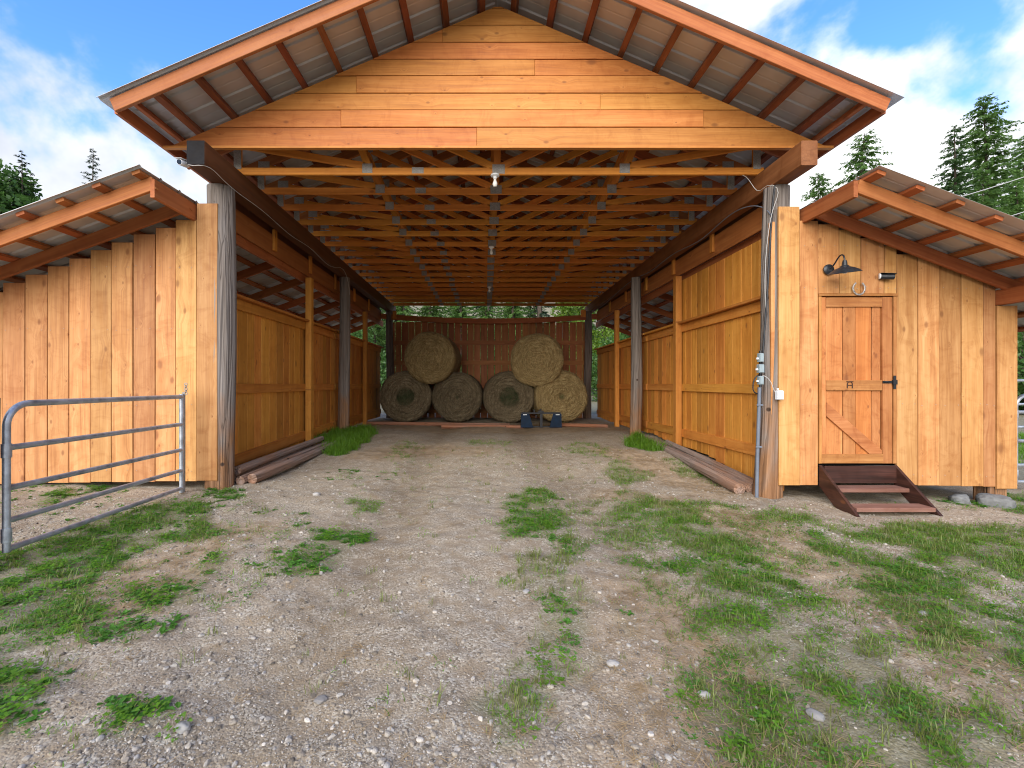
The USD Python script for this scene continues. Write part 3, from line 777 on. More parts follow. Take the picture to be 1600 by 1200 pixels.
# nail heads: two at every nailing line of each front board
def nails(parent, edges, tops, bottoms, lines, yf):
    V, Fc = [], []
    for k in range(len(edges) - 1):
        a, b = edges[k], edges[k + 1]
        for z in lines:
            if z > tops[k] - .05 or z < bottoms[k] + .05:
                continue
            for u in (.2, .8):
                cx, cz = a + (b - a) * u + float(rng.uniform(-.012, .012)), z + float(rng.uniform(-.015, .015))
                i = len(V)
                V += [(cx, yf - .0125, cz)] + [(cx + .0048 * math.cos(t), yf - .010, cz + .0048 * math.sin(t)) for t in np.linspace(0, 2 * math.pi, 7)[:-1]]
                Fc += [(i, i + 1 + (q + 1) % 6, i + 1 + q) for q in range(6)]
    p = put(parent, 'nail_heads', (np.array(V) - origin(parent), np.array(Fc)), M_plate)
    tag(stage.GetPrimAtPath(p), kind='stuff')


nails(FW, le, lt, [.2] * len(lt), (.32, 1.1, 2.0, 2.75), 5.436)
nails(FW2, re_, rt, rb, (.26, 1.1, 2.5, 3.0), 5.436)

# the tack room door
D = xform('door', BARN)
for a, b in ((4.083, 4.299), (4.299, 4.451), (4.451, 4.645), (4.645, 4.754)):
    face_board(D, 'door_board', a, b, .405, 2.385, M_gable if a in (4.451,) else M_door, yf=5.462, t=.022)


def dbar(name, xa, xb, za, zb, yf, t, mat=M_door, horizontal=False, bevel=.003):
    if horizontal:
        return plate(D, name, (xa, yf + t, za), EX, EZ, [(0, 0), (xb - xa, 0), (xb - xa, zb - za), (0, zb - za)], t, mat, bevel)
    return face_board(D, name, xa, xb, za, zb, mat, yf=yf, t=t, gap=.001)


dbar('stile', 4.030, 4.083, .40, 2.39, 5.443, .030)
dbar('stile', 4.757, 4.872, .40, 2.39, 5.443, .030)
dbar('jamb', 3.992, 4.026, .40, 2.395, 5.432, .05)
dbar('jamb', 4.877, 4.918, .40, 2.395, 5.432, .05)
dbar('rail', 4.084, 4.752, 2.272, 2.386, 5.436, .026, horizontal=True)
dbar('rail', 4.084, 4.752, 1.273, 1.396, 5.436, .026, horizontal=True)
dbar('rail', 4.031, 4.860, .402, .512, 5.434, .008, horizontal=True)
dbar('rail', 4.084, 4.752, .402, .512, 5.443, .018, horizontal=True)
dbar('door_header', 3.988, 4.926, 2.398, 2.428, 5.418, .05, horizontal=True)
br = np.array([(4.086, 1.13), (4.086, .965), (4.60, .514), (4.750, .514), (4.750, .560)])
plate(D, 'brace', (0, 5.462, 0), EX, EZ, br, .026, M_door, .003)
mk = merge(tube([(4.332, 5.4345, 1.300), (4.332, 5.4345, 1.352), (4.342, 5.4345, 1.372), (4.362, 5.4345, 1.378), (4.382, 5.4345, 1.372), (4.392, 5.4345, 1.352), (4.392, 5.4345, 1.300)], .0065, 6),
           tube([(4.332, 5.4345, 1.335), (4.392, 5.4345, 1.335)], .0060, 6), tube([(4.322, 5.4345, 1.379), (4.402, 5.4345, 1.379)], .0055, 6))
put(D, 'brand_letter', (mk[0] - origin(D), mk[1]), M_brown, label='burnt in letter A brand on the middle rail')
lt_ = merge(boxm((.028, .008, .16), (4.889, 5.424, 1.37)), boxm((.13, .008, .030), (4.82, 5.432, 1.372)), boxm((.05, .02, .055), (4.885, 5.418, 1.372)), tube([(4.76, 5.42, 1.375), (4.79, 5.41, 1.375), (4.82, 5.42, 1.375)], .007, 6))
put(D, 'latch', (lt_[0] - origin(D), lt_[1]), M_black)

# side walls of the bay
def side_wall(s, xin, full_to, rail_top, bottoms, studs, postys):
    S = xform('side_wall', BARN)
    y, yend = 5.68, 15.0
    while y < yend:
        w = float(rng.uniform(.19, .27))
        w = min(w, yend - y)
        zt = 3.30 if y < full_to else rail_top - .10
        zb = gz(s * xin, y) + .05
        pr = float(rng.uniform(0, .005))
        P = [(0, .0035), (zt - zb, .0035), (zt - zb, w - .0035), (0, w - .0035)]
        if s < 0:
            plate(S, 'wall_board', (s * (xin + .022), y + w, zb), EZ, -EY, P, .022 + pr, M_wall, .0045)
        else:
            plate(S, 'wall_board', (s * (xin + .022), y, zb), EZ, EY, P, .022 + pr, M_wall, .0045)
        y += w
    stops = sorted([5.72] + studs + postys + [14.95])
    for a, b in zip(stops[:-1], stops[1:]):
        a, b = a + .03, b - .03
        zb0, zb1 = np.interp([a, b], *bottoms)
        xr = s * (xin - .023)
        bar(S, 'rail', (xr, a, zb0), (xr, b, zb1), .15, .038, EZ, M_wall, .003)
        bar(S, 'rail', (xr, a, 1.285), (xr, b, 1.285), .135, .038, EZ, M_wall, .003)
        bar(S, 'rail', (xr, a, rail_top - .10), (xr, b, rail_top - .10), .14, .038, EZ, M_wall, .003)
        bar(S, 'rail_cap', (s * (xin - .055), a, rail_top - .008), (s * (xin - .055), b, rail_top - .008), .14, .036, EX, M_wall, .003)
    for yy in studs:
        bar(S, 'stud', (s * (xin - .10), yy, gz(s * xin, yy) - .02), (s * (xin - .10), yy, 3.36), .13, .11, EY, M_wall, .004)
    zl = 3.50 if s < 0 else 3.475
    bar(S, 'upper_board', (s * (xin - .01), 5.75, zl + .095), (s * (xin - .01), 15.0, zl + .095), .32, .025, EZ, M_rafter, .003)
    bar(S, 'upper_board', (s * (xin + .035), 5.75, zl + .36), (s * (xin + .035), 15.0, zl + .36), .30, .025, EZ, M_beam, .003)  # added dark board, its colour stands in for shade between beam and lower board
    for yy in (7.35, 8.85, 10.35, 11.85, 13.35):
        bar(S, 'cleat', (s * (xin - .045), yy, zl + .0), (s * (xin - .045), yy, zl + .33), .09, .04, EY, M_wall, .003)
    return S


side_wall(-1, 3.43, 0, 2.55, ([5.6, 10.0, 15.0], [.285, .43, .46]), [8.66, 12.7], [10.3])
side_wall(1, 3.72, 8.5, 2.49, ([5.6, 10.0, 15.0], [.45, .43, .44]), [8.54, 12.46], [10.3])

# back wall: boards with gaps, rails, and a sagging header
BW = xform('back_wall', BARN)
x = -3.22
while x < 3.5:
    w = float(rng.uniform(.19, .225))
    zt = 3.42 + float(rng.uniform(-.01, .03))
    zb = .20
    plate(BW, 'wall_board', (x + w, 15.30, zb), EZ, -EX, [(0, 0), (zt - zb, float(rng.uniform(-.006, .006))), (zt - zb, w), (0, w)], .022, M_back, .003)
    x += w + float(rng.uniform(.010, .024))
for zz, x0, x1 in ((2.73, -3.1, 3.45), (2.06, -3.1, 3.45), (1.2, -3.1, 3.45), (.45, -3.1, 3.45)):
    bar(BW, 'rail', (x0, 15.255, zz), (x1, 15.255, zz), .14, .038, EZ, M_back, .003)
hx = np.linspace(-4.25, 4.6, 13)
hzv = 3.425 + .0125 * (hx - .2) ** 2
for a in range(0, 12, 4):
    P = np.array([(hx[i], hzv[i] + .085) for i in range(a, a + 5)] + [(hx[i], hzv[i] - .085) for i in range(a + 4, a - 1, -1)])
    pieces = [octbox(1, 1, 1)]
    V = []
    vv, ff = [], []
    for i in range(a, a + 4):
        p0, p1 = np.array([hx[i], 15.0, hzv[i]]), np.array([hx[i + 1], 15.0, hzv[i + 1]])
        ln = np.linalg.norm(p1 - p0)
        xx_ = (p1 - p0) / ln
        yy_ = unit(EZ - xx_ * xx_[2])
        zz_ = np.cross(xx_, yy_)
        v, f = octbox(ln, .17, .05, .004)
        vv.append(((p0 + v[:, :1] * xx_ + v[:, 1:2] * yy_ + v[:, 2:] * zz_), f))
    v, f = merge(*vv)
    put(BW, 'header', (v - origin(BW), f), M_rafter)
bar(BW, 'corner_cleat', (3.25, 14.95, 3.55), (3.25, 14.95, 3.78), .16, .05, EX, M_wall)
bar(BW, 'corner_cleat', (-2.95, 14.95, 3.5), (-2.95, 14.95, 3.75), .12, .05, EX, M_wall)

# ------------------------------------------------------------------ hay bales
def hay(name, lo, mid, hi, green):
    n = {'tc': ('texture_coordinate', {}), 'oi': ('object_info', {}), 'a': ('attribute', {'attribute': 'winding'}), 'sep': ('separate_color', {}),
         'cv': ('combine_xyz', {}), 'm': ('mapping', {'scale': (17.0, 13.0, 60.0)}), 'n': ('noise_texture', {'scale': 1.0, 'detail': 6.0, 'roughness': .7, 'distortion': 1.1}),
         'n2': ('noise_texture', {'scale': 3.0, 'detail': 4.0}), 'n3': ('noise_texture', {'scale': 70.0, 'detail': 3.0, 'roughness': .7}), 'mf': ('mix_float', {'fac': .5}),
         'r': ('rgb_ramp', {'ramp': [(.30, lo), (.5, mid), (.70, hi)]}), 'gm': ('mix', {'mix_type': 'mix', 'color2': green}), 'gf': ('math', {'math_type': 'multiply'}), 'gr': ('map_range', {'from_min': .3, 'from_max': .6, 'to_min': .4, 'to_max': 1.0}),
         'hv': ('map_range', {'to_min': .85, 'to_max': 1.15}), 'h': ('hsv', {}), 'b': ('bump', {'strength': 1.0, 'distance': .03}), 'p': ('principled_bsdf', {'roughness': .9, 'specular_ior_level': .15})}
    l = [('a.color', 'sep.color'), ('a.vector', 'm.vector'), ('m.vector', 'n.vector'), ('tc.object', 'n2.vector'), ('tc.object', 'n3.vector'), ('n.fac', 'mf.a'), ('n3.fac', 'mf.b'), ('mf.result', 'r.fac'),
         ('n2.fac', 'gr.value'), ('gr.result', 'gf.value1'), ('sep.b', 'gf.value2'), ('gf.value', 'gm.fac'), ('r.color', 'gm.color1'), ('gm.color', 'h.color'), ('hv.result', 'h.value'), ('oi.random', 'hv.value'),
         ('h.color', 'p.base_color'), ('mf.result', 'b.height'), ('b.normal', 'p.normal')]
    return usdkit.material(stage, L + name, n, l, surface='p.BSDF')


M_hay = hay('hay', (.085, .055, .022), (.29, .205, .090), (.58, .46, .24), (.085, .085, .035))
M_haygrey = hay('weathered_hay', (.045, .033, .019), (.155, .118, .070), (.37, .30, .19), (.040, .050, .022))


def bale(label, x, z, y, R, depth, yaw, mat, seed, green_r, dent, group='round hay bales stacked against the back wall'):
    """Round bale lying with its flat face towards -y; the rolled layers show as a spiral of ridges."""
    T = UsdGeom.Xform.Define(stage, numbered('/World', 'hay_bale'))
    T.AddTranslateOp().Set((x, y, z - 2 * R)); T.AddRotateZOp().Set(yaw)
    tag(T, label, 'hay bale', group)
    path = str(T.GetPath())
    nr, na, nd = 44, 132, 14
    th = np.linspace(0, 2 * np.pi, na, endpoint=False)
    ring, wind = [], []
    edge = R * (1 + .10 * (meshkit.fbm(np.column_stack([np.cos(th) * 1.4, np.sin(th) * 1.4, 0 * th + seed]), 3, seed) - .5) - .018 * (np.sin(th) < -.92))
    turns = 9.0
    rows = []
    for i in range(nr):
        q = (i + .6) / nr
        r = edge * q
        ph = q * turns - th / (2 * np.pi) + 2.2 * (meshkit.fbm(np.column_stack([r * np.cos(th), r * np.sin(th), 0 * th]) * 3.1 + seed, 3, seed + 9) - .5)
        saw = ph - np.floor(ph)
        p = np.column_stack([r * np.cos(th), r * np.sin(th), 0 * th])
        bulge = -.05 * (1 - q ** 2) + .09 * np.clip((q - .9) / .1, 0, 1) ** 2
        dpt = bulge + .024 * (saw - .5) * np.clip(q * 5, 0, 1) + .13 * (meshkit.fbm(p * 2.2 + seed, 3, seed + 1) - .5) + .075 * (meshkit.fbm(p * 13 + seed, 2, seed + 2) - .5) + dent * np.exp(-(q / max(green_r, .12)) ** 4)
        rows.append(np.column_stack([r * np.cos(th), dpt, r * np.sin(th) + R]))
        g = np.clip((green_r - q + .10 * (meshkit.fbm(p * 5, 2, seed + 4) - .5)) / .08, 0, 1)
        wind.append(np.column_stack([np.full(na, q), th / (2 * np.pi) * .999, g]))
    for k in range(1, nd):
        u = k / (nd - 1)
        yy = .04 + u * (depth - .08)
        p = np.column_stack([np.cos(th) * 2, np.sin(th) * 2, np.full(na, yy * 5) + seed])
        r = edge * (1 + .035 * (meshkit.fbm(p, 3, seed + 7) - .5)) * (1 - .04 * (u > .96))
        rows.append(np.column_stack([r * np.cos(th), np.full(na, yy), r * np.sin(th) + R]))
        wind.append(np.column_stack([np.full(na, 1 + yy * .6), th / (2 * np.pi) * .999, 0 * th]))
    rows.append(np.column_stack([0 * th, np.full(na, depth), 0 * th + R])); wind.append(np.column_stack([0 * th, th * 0, 0 * th]))
    v = np.vstack([[[0, -.05 + dent, R]]] + rows)
    w = np.vstack([[[0, 0, 1.0 if green_r > .1 else 0]]] + wind)
    f = []
    idx_ = 1 + np.arange(len(rows) * na).reshape(len(rows), na)
    a, b = idx_, np.roll(idx_, -1, 1)
    f.append(np.stack([np.zeros(na, int), a[0], b[0]], -1))
    for i in range(len(rows) - 1):
        f.append(np.stack([a[i], a[i + 1], b[i + 1]], -1)); f.append(np.stack([a[i], b[i + 1], b[i]], -1))
    vv, ff = fixnormals(v, np.vstack(f))
    g = usdkit.mesh(stage, path + '/rolled_hay', (vv, ff), mat, smooth=False)
    UsdGeom.PrimvarsAPI(g).CreatePrimvar('winding', Sdf.ValueTypeNames.Color3fArray, 'vertex').Set(Vt.Vec3fArray.FromNumpy(w.astype(np.float32)))
    # loose stalks that stick out of the face and the flank
    r_ = np.random.default_rng(seed)
    n = 2600
    ang, q = r_.uniform(0, 2 * np.pi, n), np.sqrt(r_.uniform(0.01, 1, n))
    flank = r_.random(n) < .35
    q = np.where(flank, 1.0, q)
    base = np.column_stack([q * R * np.cos(ang), np.where(flank, r_.uniform(0, depth, n), -.03), q * R * np.sin(ang) + R])
    tang = np.column_stack([-np.sin(ang), 0 * ang, np.cos(ang)])
    outw = np.where(flank[:, None], np.column_stack([np.cos(ang), 0 * ang, np.sin(ang)]), np.array([0, -1.0, 0]))
    d = tang * r_.normal(0, 1, (n, 1)) + outw * np.abs(r_.normal(.25, .25, (n, 1))) + r_.normal(0, .35, (n, 3))
    d /= np.linalg.norm(d, axis=1, keepdims=True)
    ln = r_.uniform(.04, .13, (n, 1))
    side = np.cross(d, outw + .01)
    side /= np.linalg.norm(side, axis=1, keepdims=True) + 1e-9
    v0, v1, v2 = base - side * .0022, base + side * .0022, base + d * ln + outw * .01
    put(path, 'loose_stalks', (np.stack([v0, v1, v2], 1).reshape(-1, 3), np.arange(3 * n).reshape(-1, 3)), mat)
    tag(stage.GetPrimAtPath(path + '/loose_stalks'), kind='stuff')


bale('lower round hay bale with a dark green centre, at the left end', -2.33, 1.74, 13.4, .77, 1.35, 3, M_haygrey, 3, .38, .02)
bale('lower grey brown round hay bale with a small dark core, second from the left', -.81, 1.71, 13.45, .755, 1.35, -2, M_haygrey, 8, .10, .03)
bale('lower round hay bale with a wide dark recessed spiral, third from the left', .73, 1.73, 13.42, .77, 1.35, 2, M_haygrey, 15, .42, .06)
bale('lower golden round hay bale at the right end of the row', 2.27, 1.77, 13.3, .79, 1.35, 6, M_hay, 22, .12, .06)
bale('upper pale golden round hay bale resting on the two left bales', -1.60, 2.86, 13.15, .755, 1.4, -5, M_hay, 31, .0, .0)
bale('upper brown round hay bale resting on the two right bales', 1.50, 2.82, 13.15, .775, 1.45, -9, M_hay, 44, .0, .0)

# ------------------------------------------------------------------ poles lying on the ground
def lying(name, label, group, p0, p1, r0, r1, mat, cat='pole'):
    p0, p1 = np.asarray(p0, float), np.asarray(p1, float)
    d = p1 - p0
    T = xform(name, loc=p0)
    tag(stage.GetPrimAtPath(T), label, cat, group)
    log(T, 'trunk', p0, p1, r0, r1, mat, 14, 16, .07)
    return T


gl = 'poles lying along the left wall of the barn'
for k, (xa, ya, xb, yb, r, up, what) in enumerate([
        (-2.93, 5.72, -2.70, 8.35, .066, 0, 'thick grey fence pole on the ground, outermost of the poles at the left wall'),
        (-3.055, 5.66, -2.83, 8.30, .058, .0, 'thin split grey fence pole, second from the outside at the left wall'),
        (-3.175, 5.78, -2.965, 8.36, .062, .0, 'brown fence pole on the ground, third from the outside at the left wall'),
        (-3.27, 5.82, -3.10, 8.30, .060, .03, 'grey fence pole lying closest to the boards of the left wall'),
        (-3.11, 5.75, -2.95, 8.2, .055, .115, 'brown fence pole lying on top of the others at the left wall')]):
    lying('fence_pole', what, gl, (xa, ya, gz(xa, ya) + r * .85 + up), (xb, yb, gz(xb, yb) + r * .85 + up), r, r * .82, M_pole)
gl = 'poles lying along the right wall of the barn'
for k, (xa, ya, xb, yb, r, up, what) in enumerate([
        (3.17, 5.62, 3.30, 8.65, .072, 0, 'thick grey fence pole on the ground, outermost of the poles at the right wall'),
        (3.31, 5.70, 3.42, 8.75, .060, .0, 'reddish fence pole between two others at the right wall'),
        (3.44, 5.78, 3.55, 8.8, .064, .03, 'brown fence pole lying closest to the boards of the right wall')]):
    lying('fence_pole', what, gl, (xa, ya, gz(xa, ya) + r * .85 + up), (xb, yb, gz(xb, yb) + r * .85 + up), r, r * .85, M_pole)
gl = 'rails on the ground in front of the bales'
for xa, ya, xb, yb, r, what in [(-3.25, 12.55, .70, 12.45, .055, 'long reddish peeled rail lying across the floor in front of the left bales'),
                               (-1.15, 12.15, 1.05, 12.2, .06, 'short red brown rail lying in front of the middle bales'),
                               (2.0, 12.5, 3.3, 12.2, .05, 'red brown rail lying in front of the rightmost bale')]:
    lying('wooden_rail', what, gl, (xa, ya, gz(xa, ya) + r * .8), (xb, yb, gz(xb, yb) + r * .8), r, r * .9, M_floorlog, 'rail')

# ------------------------------------------------------------------ blue loader attachment
ax, ay = 1.50, 12.05
T = xform('loader_attachment', loc=(ax, ay, gz(ax, ay) + .0))
UsdGeom.Xformable(stage.GetPrimAtPath(T)).AddScaleOp().Set((.92, .92, .86))
tag(stage.GetPrimAtPath(T), 'small blue and black loader attachment standing in front of the bales', 'attachment')
for s in (-1, 1):
    p = np.array([(-.13, .02), (.13 + .10, .02), (.13 + .04, .10), (.115, .22), (.115, .44), (-.12, .45)]) if s < 0 else np.array([(-.115, .45), (-.115, .22), (-.17, .10), (-.23, .02), (.13, .02), (.12, .44)])
    hull = trimesh.Trimesh(*slab(sg.polygon.orient(sg.Polygon(p).convex_hull).exterior.coords[:-1], .022, .004), process=False)
    v = hull.vertices
    v = np.column_stack([v[:, 0] + s * .46, -v[:, 2] - .02 - .16 * (v[:, 1] - .02) * 0, v[:, 1]])
    put(T, 'side_plate', fixnormals(v, hull.faces), M_blue)
    put(T, 'lower_gusset', fixnormals(*boxm((.05, .22, .07), (s * .40, .10, .075), .006)), M_blue)
    put(T, 'latch_tag', fixnormals(*boxm((.11, .006, .02), (s * .47, -.048, .415), .001)), M_white)
put(T, 'top_bar', boxm((1.12, .07, .05), (0, 0, .465), .006), M_black)
put(T, 'mast', boxm((.075, .07, .44), (0, .0, .24), .008), M_black)
[put(T, 'hitch_pin', b_, M_black) for b_ in (boxm((.16, .10, .05), (-.01, 0, .515), .012), boxm((.06, .05, .05), (-.02, 0, .56), .01), boxm((.03, .03, .09), (-.2, .0, .53), .005))]
put(T, 'base_tube', boxm((.95, .06, .05), (0, .18, .03), .006), M_black)

# ------------------------------------------------------------------ steps to the door
T = xform('wooden_steps', loc=(4.45, 5.15, -.08))
tag(stage.GetPrimAtPath(T), 'dark stained wooden steps with two treads below the plank door', 'steps')
for xx in (4.005, 4.90):
    o = (xx - .019, 0, 0)
    poly = np.array([(5.425, .385), (5.425, .14), (5.12, -.10), (4.86, -.10), (4.86, -.075)])
    plate(T, 'stringer', (xx - .019, 0, 0), EY, EZ, poly[::-1], .038, M_step, .004)
bar(T, 'riser', (4.03, 5.405, .275), (4.88, 5.405, .275), .20, .03, EZ, M_step, .003)
bar(T, 'tread', (4.026, 5.325, .125), (4.879, 5.325, .125), .20, .045, EY, M_tread, .005)
bar(T, 'tread', (4.026, 5.02, -.015), (4.879, 5.02, -.015), .20, .045, EY, M_tread, .005)

# ------------------------------------------------------------------ galvanised gates
def gate(label, length, zs, m, chain_end):
    """Local x from the rounded end (0) to the straight end; z above the site's zero."""
    T = UsdGeom.Xform.Define(stage, numbered('/World', 'pipe_gate'))
    T.AddTransformOp().Set(m)
    tag(T, label, 'gate')
    T = str(T.GetPath())
    r, top, bot, R = .024, zs[0], zs[-1], .16
    a = np.linspace(0, math.pi / 2, 9)
    P = [(0, 0, bot - .02)] + [(0, 0, z) for z in np.linspace(bot, top - R, 5)] + [(R - R * math.cos(t), 0, top - R + R * math.sin(t)) for t in a[1:]] + [(x, 0, top) for x in np.linspace(R + .1, length, 8)]
    put(T, 'bent_frame_pipe', tube(P, r, 12), M_galv, smooth=50)
    for z in zs[1:]:
        put(T, 'rail', tube([(x, 0, z) for x in np.linspace(.01, length - .01, 6)], r * .92, 12), M_galv, smooth=50)
    put(T, 'end_upright', tube([(length, 0, bot - .05), (length, 0, (bot + top) / 2), (length, 0, top + .03)], r, 12), M_galv, smooth=50)
    for z in (zs[1] - .02, (zs[3] + zs[4]) / 2):
        put(T, 'hinge_sleeve', tube([(-.0, 0, z - .05), (0, 0, z + .05)], r * 1.28, 12), M_galv, smooth=50)
    if chain_end:
        put(T, 'end_upright', tube([(length + .055, .01, bot - .08), (length + .055, .01, 0.7), (length + .055, .01, top + .05)], .016, 10), M_plate, smooth=50)
        links = []
        for k in range(5):
            t = trimesh.creation.torus(.016, .0045, 12, 6)
            v = np.array(t.vertices) @ rot([1, 0, 0], 90 if k % 2 else 0).T @ rot([0, 1, 0], 90).T
            links.append((v + np.array([length + .03, -.03, top + .14 - k * .026]), t.faces))
        put(T, 'chain', merge(*links), M_plate)
    return T


def frame(o, x, z=(0, 0, 1)):
    x = unit(x); z = np.asarray(z, float)
    return matrix(o, x, np.cross(z, x), z)


gate('silver five bar pipe gate swung open in front of the left wall', 1.93, [1.205, .889, .597, .363, .158], frame((-3.445, 3.28, 0), (-.012, 1, 0)), True)
gate('silver pipe gate half hidden beyond the right end of the barn', 3.0, [1.20, .98, .60, .28, .06], frame((7.0, 6.0, 0), (1, .03, 0)), False)
T = xform('gate_post', loc=(-3.475, 3.20, .05))
tag(stage.GetPrimAtPath(T), 'weathered post at the rounded end of the open pipe gate', 'post')
log(T, 'timber', (-3.475, 3.20, -.3), (-3.475, 3.20, 1.25), .055, .05, M_postdark, 14, 10)
T = xform('pipe_fence', loc=(8.5, 9.0, .0))
tag(stage.GetPrimAtPath(T), 'silver pipe rail fence running off to the right behind the gate', 'fence')
for z in (1.42, .95, .5):
    put(T, 'rail', moved(tube([(x, 9.0, z) for x in np.linspace(8.0, 20, 8)], .026, 10), t=-origin(T)), M_galv, smooth=50)
for x in (8.0, 11, 14, 17, 20):
    put(T, 'fence_post', moved(tube([(x, 9.03, -.2), (x, 9.03, .7), (x, 9.03, 1.5)], .03, 10), t=-origin(T)), M_galv, smooth=50)

# ------------------------------------------------------------------ fittings on the barn
lx, ly, lz = 4.09, 5.413, 2.71
T = xform('wall_lamp', loc=(lx, ly, lz))
tag(stage.GetPrimAtPath(T), 'black gooseneck barn lamp on the boards left above the door', 'lamp')
rx90 = rot([1, 0, 0], 90)
put(T, 'wall_plate', moved(lathe([(0, 0), (.062, 0), (.062, .012), (.050, .022), (.020, .026), (0, .026)], 28), rx90), M_shade, smooth=35)
t = np.linspace(0, 1, 24)
neck = np.column_stack([0 * t + .005, -.02 - .21 * np.sin(np.minimum(t / .72, 1) * math.pi / 2) ** 1.2, np.where(t < .72, .115 * np.sin(t / .72 * math.pi * .62), .0)])
c = [(.0, -.02, .0), (.002, -.06, .018), (.004, -.10, .055), (.006, -.135, .095), (.007, -.165, .118), (.008, -.195, .122), (.008, -.22, .105), (.008, -.232, .07), (.008, -.234, .03)]
put(T, 'gooseneck', tube(c, .0085, 10), M_shade, smooth=60)
R_ = rot([0, 1, 0], -7) @ rot([1, 0, 0], 8)
sh = lathe([(.018, .03), (.024, .0), (.028, -.028), (.040, -.034), (.046, -.045), (.09, -.062), (.135, -.088), (.160, -.112), (.157, -.115), (.132, -.092), (.088, -.066), (.044, -.049), (.030, -.040), (.0, -.040)], 36)
put(T, 'lamp_shade', moved(sh, R_, (.008, -.234, .02)), M_shade, smooth=35)
put(T, 'bulb', moved(lathe([(0, -.125), (.02, -.122), (.032, -.108), (.034, -.085), (.030, -.06), (.022, -.045), (0, -.042)], 20), R_, (.008, -.234, .02)), M_bulb, smooth=60)

T = xform('horseshoe', loc=(4.452, 5.408, 2.49))
tag(stage.GetPrimAtPath(T), 'worn iron horseshoe nailed open end up above the door', 'horseshoe')
a = np.radians(np.linspace(128, 412, 26))
hs = []
for q in a:
    hs.append((.070 * math.cos(q) * (1 if math.sin(q) < .2 else 1 - .25 * (math.sin(q) - .2)), 0, .078 * math.sin(q) + .0))
v, f = tube(hs, .0105, 8)
v[:, 1] *= .55
put(T, 'shoe', (v, f), M_horseshoe, smooth=50)
[put(T, 'nail', moved(lathe([(0, -.004), (.004, -.004), (.004, .003), (0, .003)], 8), rx90, (.070 * math.cos(q), -.005, .078 * math.sin(q))), M_black) for q in np.radians([180, 215, 325, 360])]


def seccam(label, o, yaw, pitch, scale, back):
    T = UsdGeom.Xform.Define(stage, numbered('/World', 'security_camera'))
    T.AddTranslateOp().Set(tuple(o)); T.AddRotateZOp().Set(yaw); T.AddScaleOp().Set((scale,) * 3)
    tag(T, label, 'camera')
    T = str(T.GetPath())
    put(T, 'mount', moved(lathe([(0, 0), (.034, 0), (.034, .014), (.016, .022), (.014, .05), (0, .05)], 20), rot([1, 0, 0], 90) if back == 'wall' else rot([0, 1, 0], -90)), M_white, smooth=35)
    R = rot([1, 0, 0], pitch)
    body = lathe([(0, -.07), (.028, -.068), (.033, -.055), (.033, .06), (.030, .066), (0, .066)], 24)
    put(T, 'body', moved(moved(body, rot([1, 0, 0], 90)), R, (0 if back == 'wall' else -.055, -.075 if back == 'wall' else -.03, -.012)), M_white if back != 'wall' else M_shade, smooth=35)
    lens = lathe([(0, .0675), (.026, .0675), (.026, .069), (.012, .070), (0, .070)], 24)
    put(T, 'lens_face', moved(moved(lens, rot([1, 0, 0], 90)), R, (0 if back == 'wall' else -.055, -.075 if back == 'wall' else -.03, -.012)), M_blue if back != 'wall' else M_black, smooth=35)
    v = moved(boxm((.078, .15, .004), (0, -.005, .036), .001), R, (0 if back == 'wall' else -.055, -.075 if back == 'wall' else -.03, -.012))
    put(T, 'visor', v, M_white if back != 'wall' else M_black)


seccam('small white security camera under the end of the left beam', (-3.275, 5.06, 3.80), 0, 12, 1.0, 'side')
seccam('black fronted security camera on the boards right above the door', (4.69, 5.412, 2.63), 62, 8, 1.0, 'wall')


def cable(name, label, pts, r, mat, cat='cable', group=None):
    pts = np.asarray(pts, float)
    # smooth the path
    from scipy.interpolate import make_interp_spline
    u = np.concatenate([[0], np.cumsum(np.linalg.norm(np.diff(pts, axis=0), axis=1))])
    k = min(3, len(pts) - 1)
    sp = make_interp_spline(u, pts, k=k)(np.linspace(0, u[-1], max(12, int(u[-1] / .06)))) if len(pts) > 2 else pts
    T = xform(name, loc=pts[0])
    tag(stage.GetPrimAtPath(T), label, cat, group)
    put(T, 'wire', (tube(sp, r, 6)[0] - pts[0], tube(sp, r, 6)[1]), mat, smooth=60)
    return T


cable('electric_cable', 'thin white cable along the underside of the left beam', [(-3.29, 5.02, 3.80), (-3.22, 4.985, 3.745), (-3.10, 5.0, 3.752), (-3.055, 5.25, 3.745), (-3.055, 6.2, 3.735), (-3.06, 7.2, 3.70), (-3.06, 8.0, 3.735), (-3.06, 9.2, 3.715), (-3.05, 10.05, 3.745), (-3.02, 10.15, 3.5), (-3.03, 10.2, 3.35)], .0034, M_cable)
cable('electric_cable', 'white cable dropping from the truss to the top of the right post', [(3.30, 5.82, 4.02), (3.36, 5.75, 3.90), (3.40, 5.62, 3.735), (3.43, 5.46, 3.74), (3.48, 5.43, 3.70), (3.465, 5.43, 3.5), (3.40, 5.44, 3.2), (3.365, 5.46, 2.6), (3.37, 5.46, 2.1), (3.33, 5.46, 1.72)], .0034, M_cable)
cable('electric_cable', 'pale cable looping along the lower edge of the right beam', [(3.44, 5.45, 3.35), (3.46, 5.6, 3.5), (3.46, 6.2, 3.72), (3.46, 7.2, 3.66), (3.46, 8.3, 3.73), (3.46, 9.6, 3.70), (3.46, 10.1, 3.745), (3.46, 12.0, 3.72), (3.46, 14.8, 3.74)], .007, M_conduit)
cable('electric_cable', 'black cable running straight down the right post', [(3.47, 5.44, 3.72), (3.435, 5.45, 3.3), (3.40, 5.455, 2.6), (3.35, 5.455, 1.9), (3.325, 5.455, 1.5)], .011, M_darkcable)
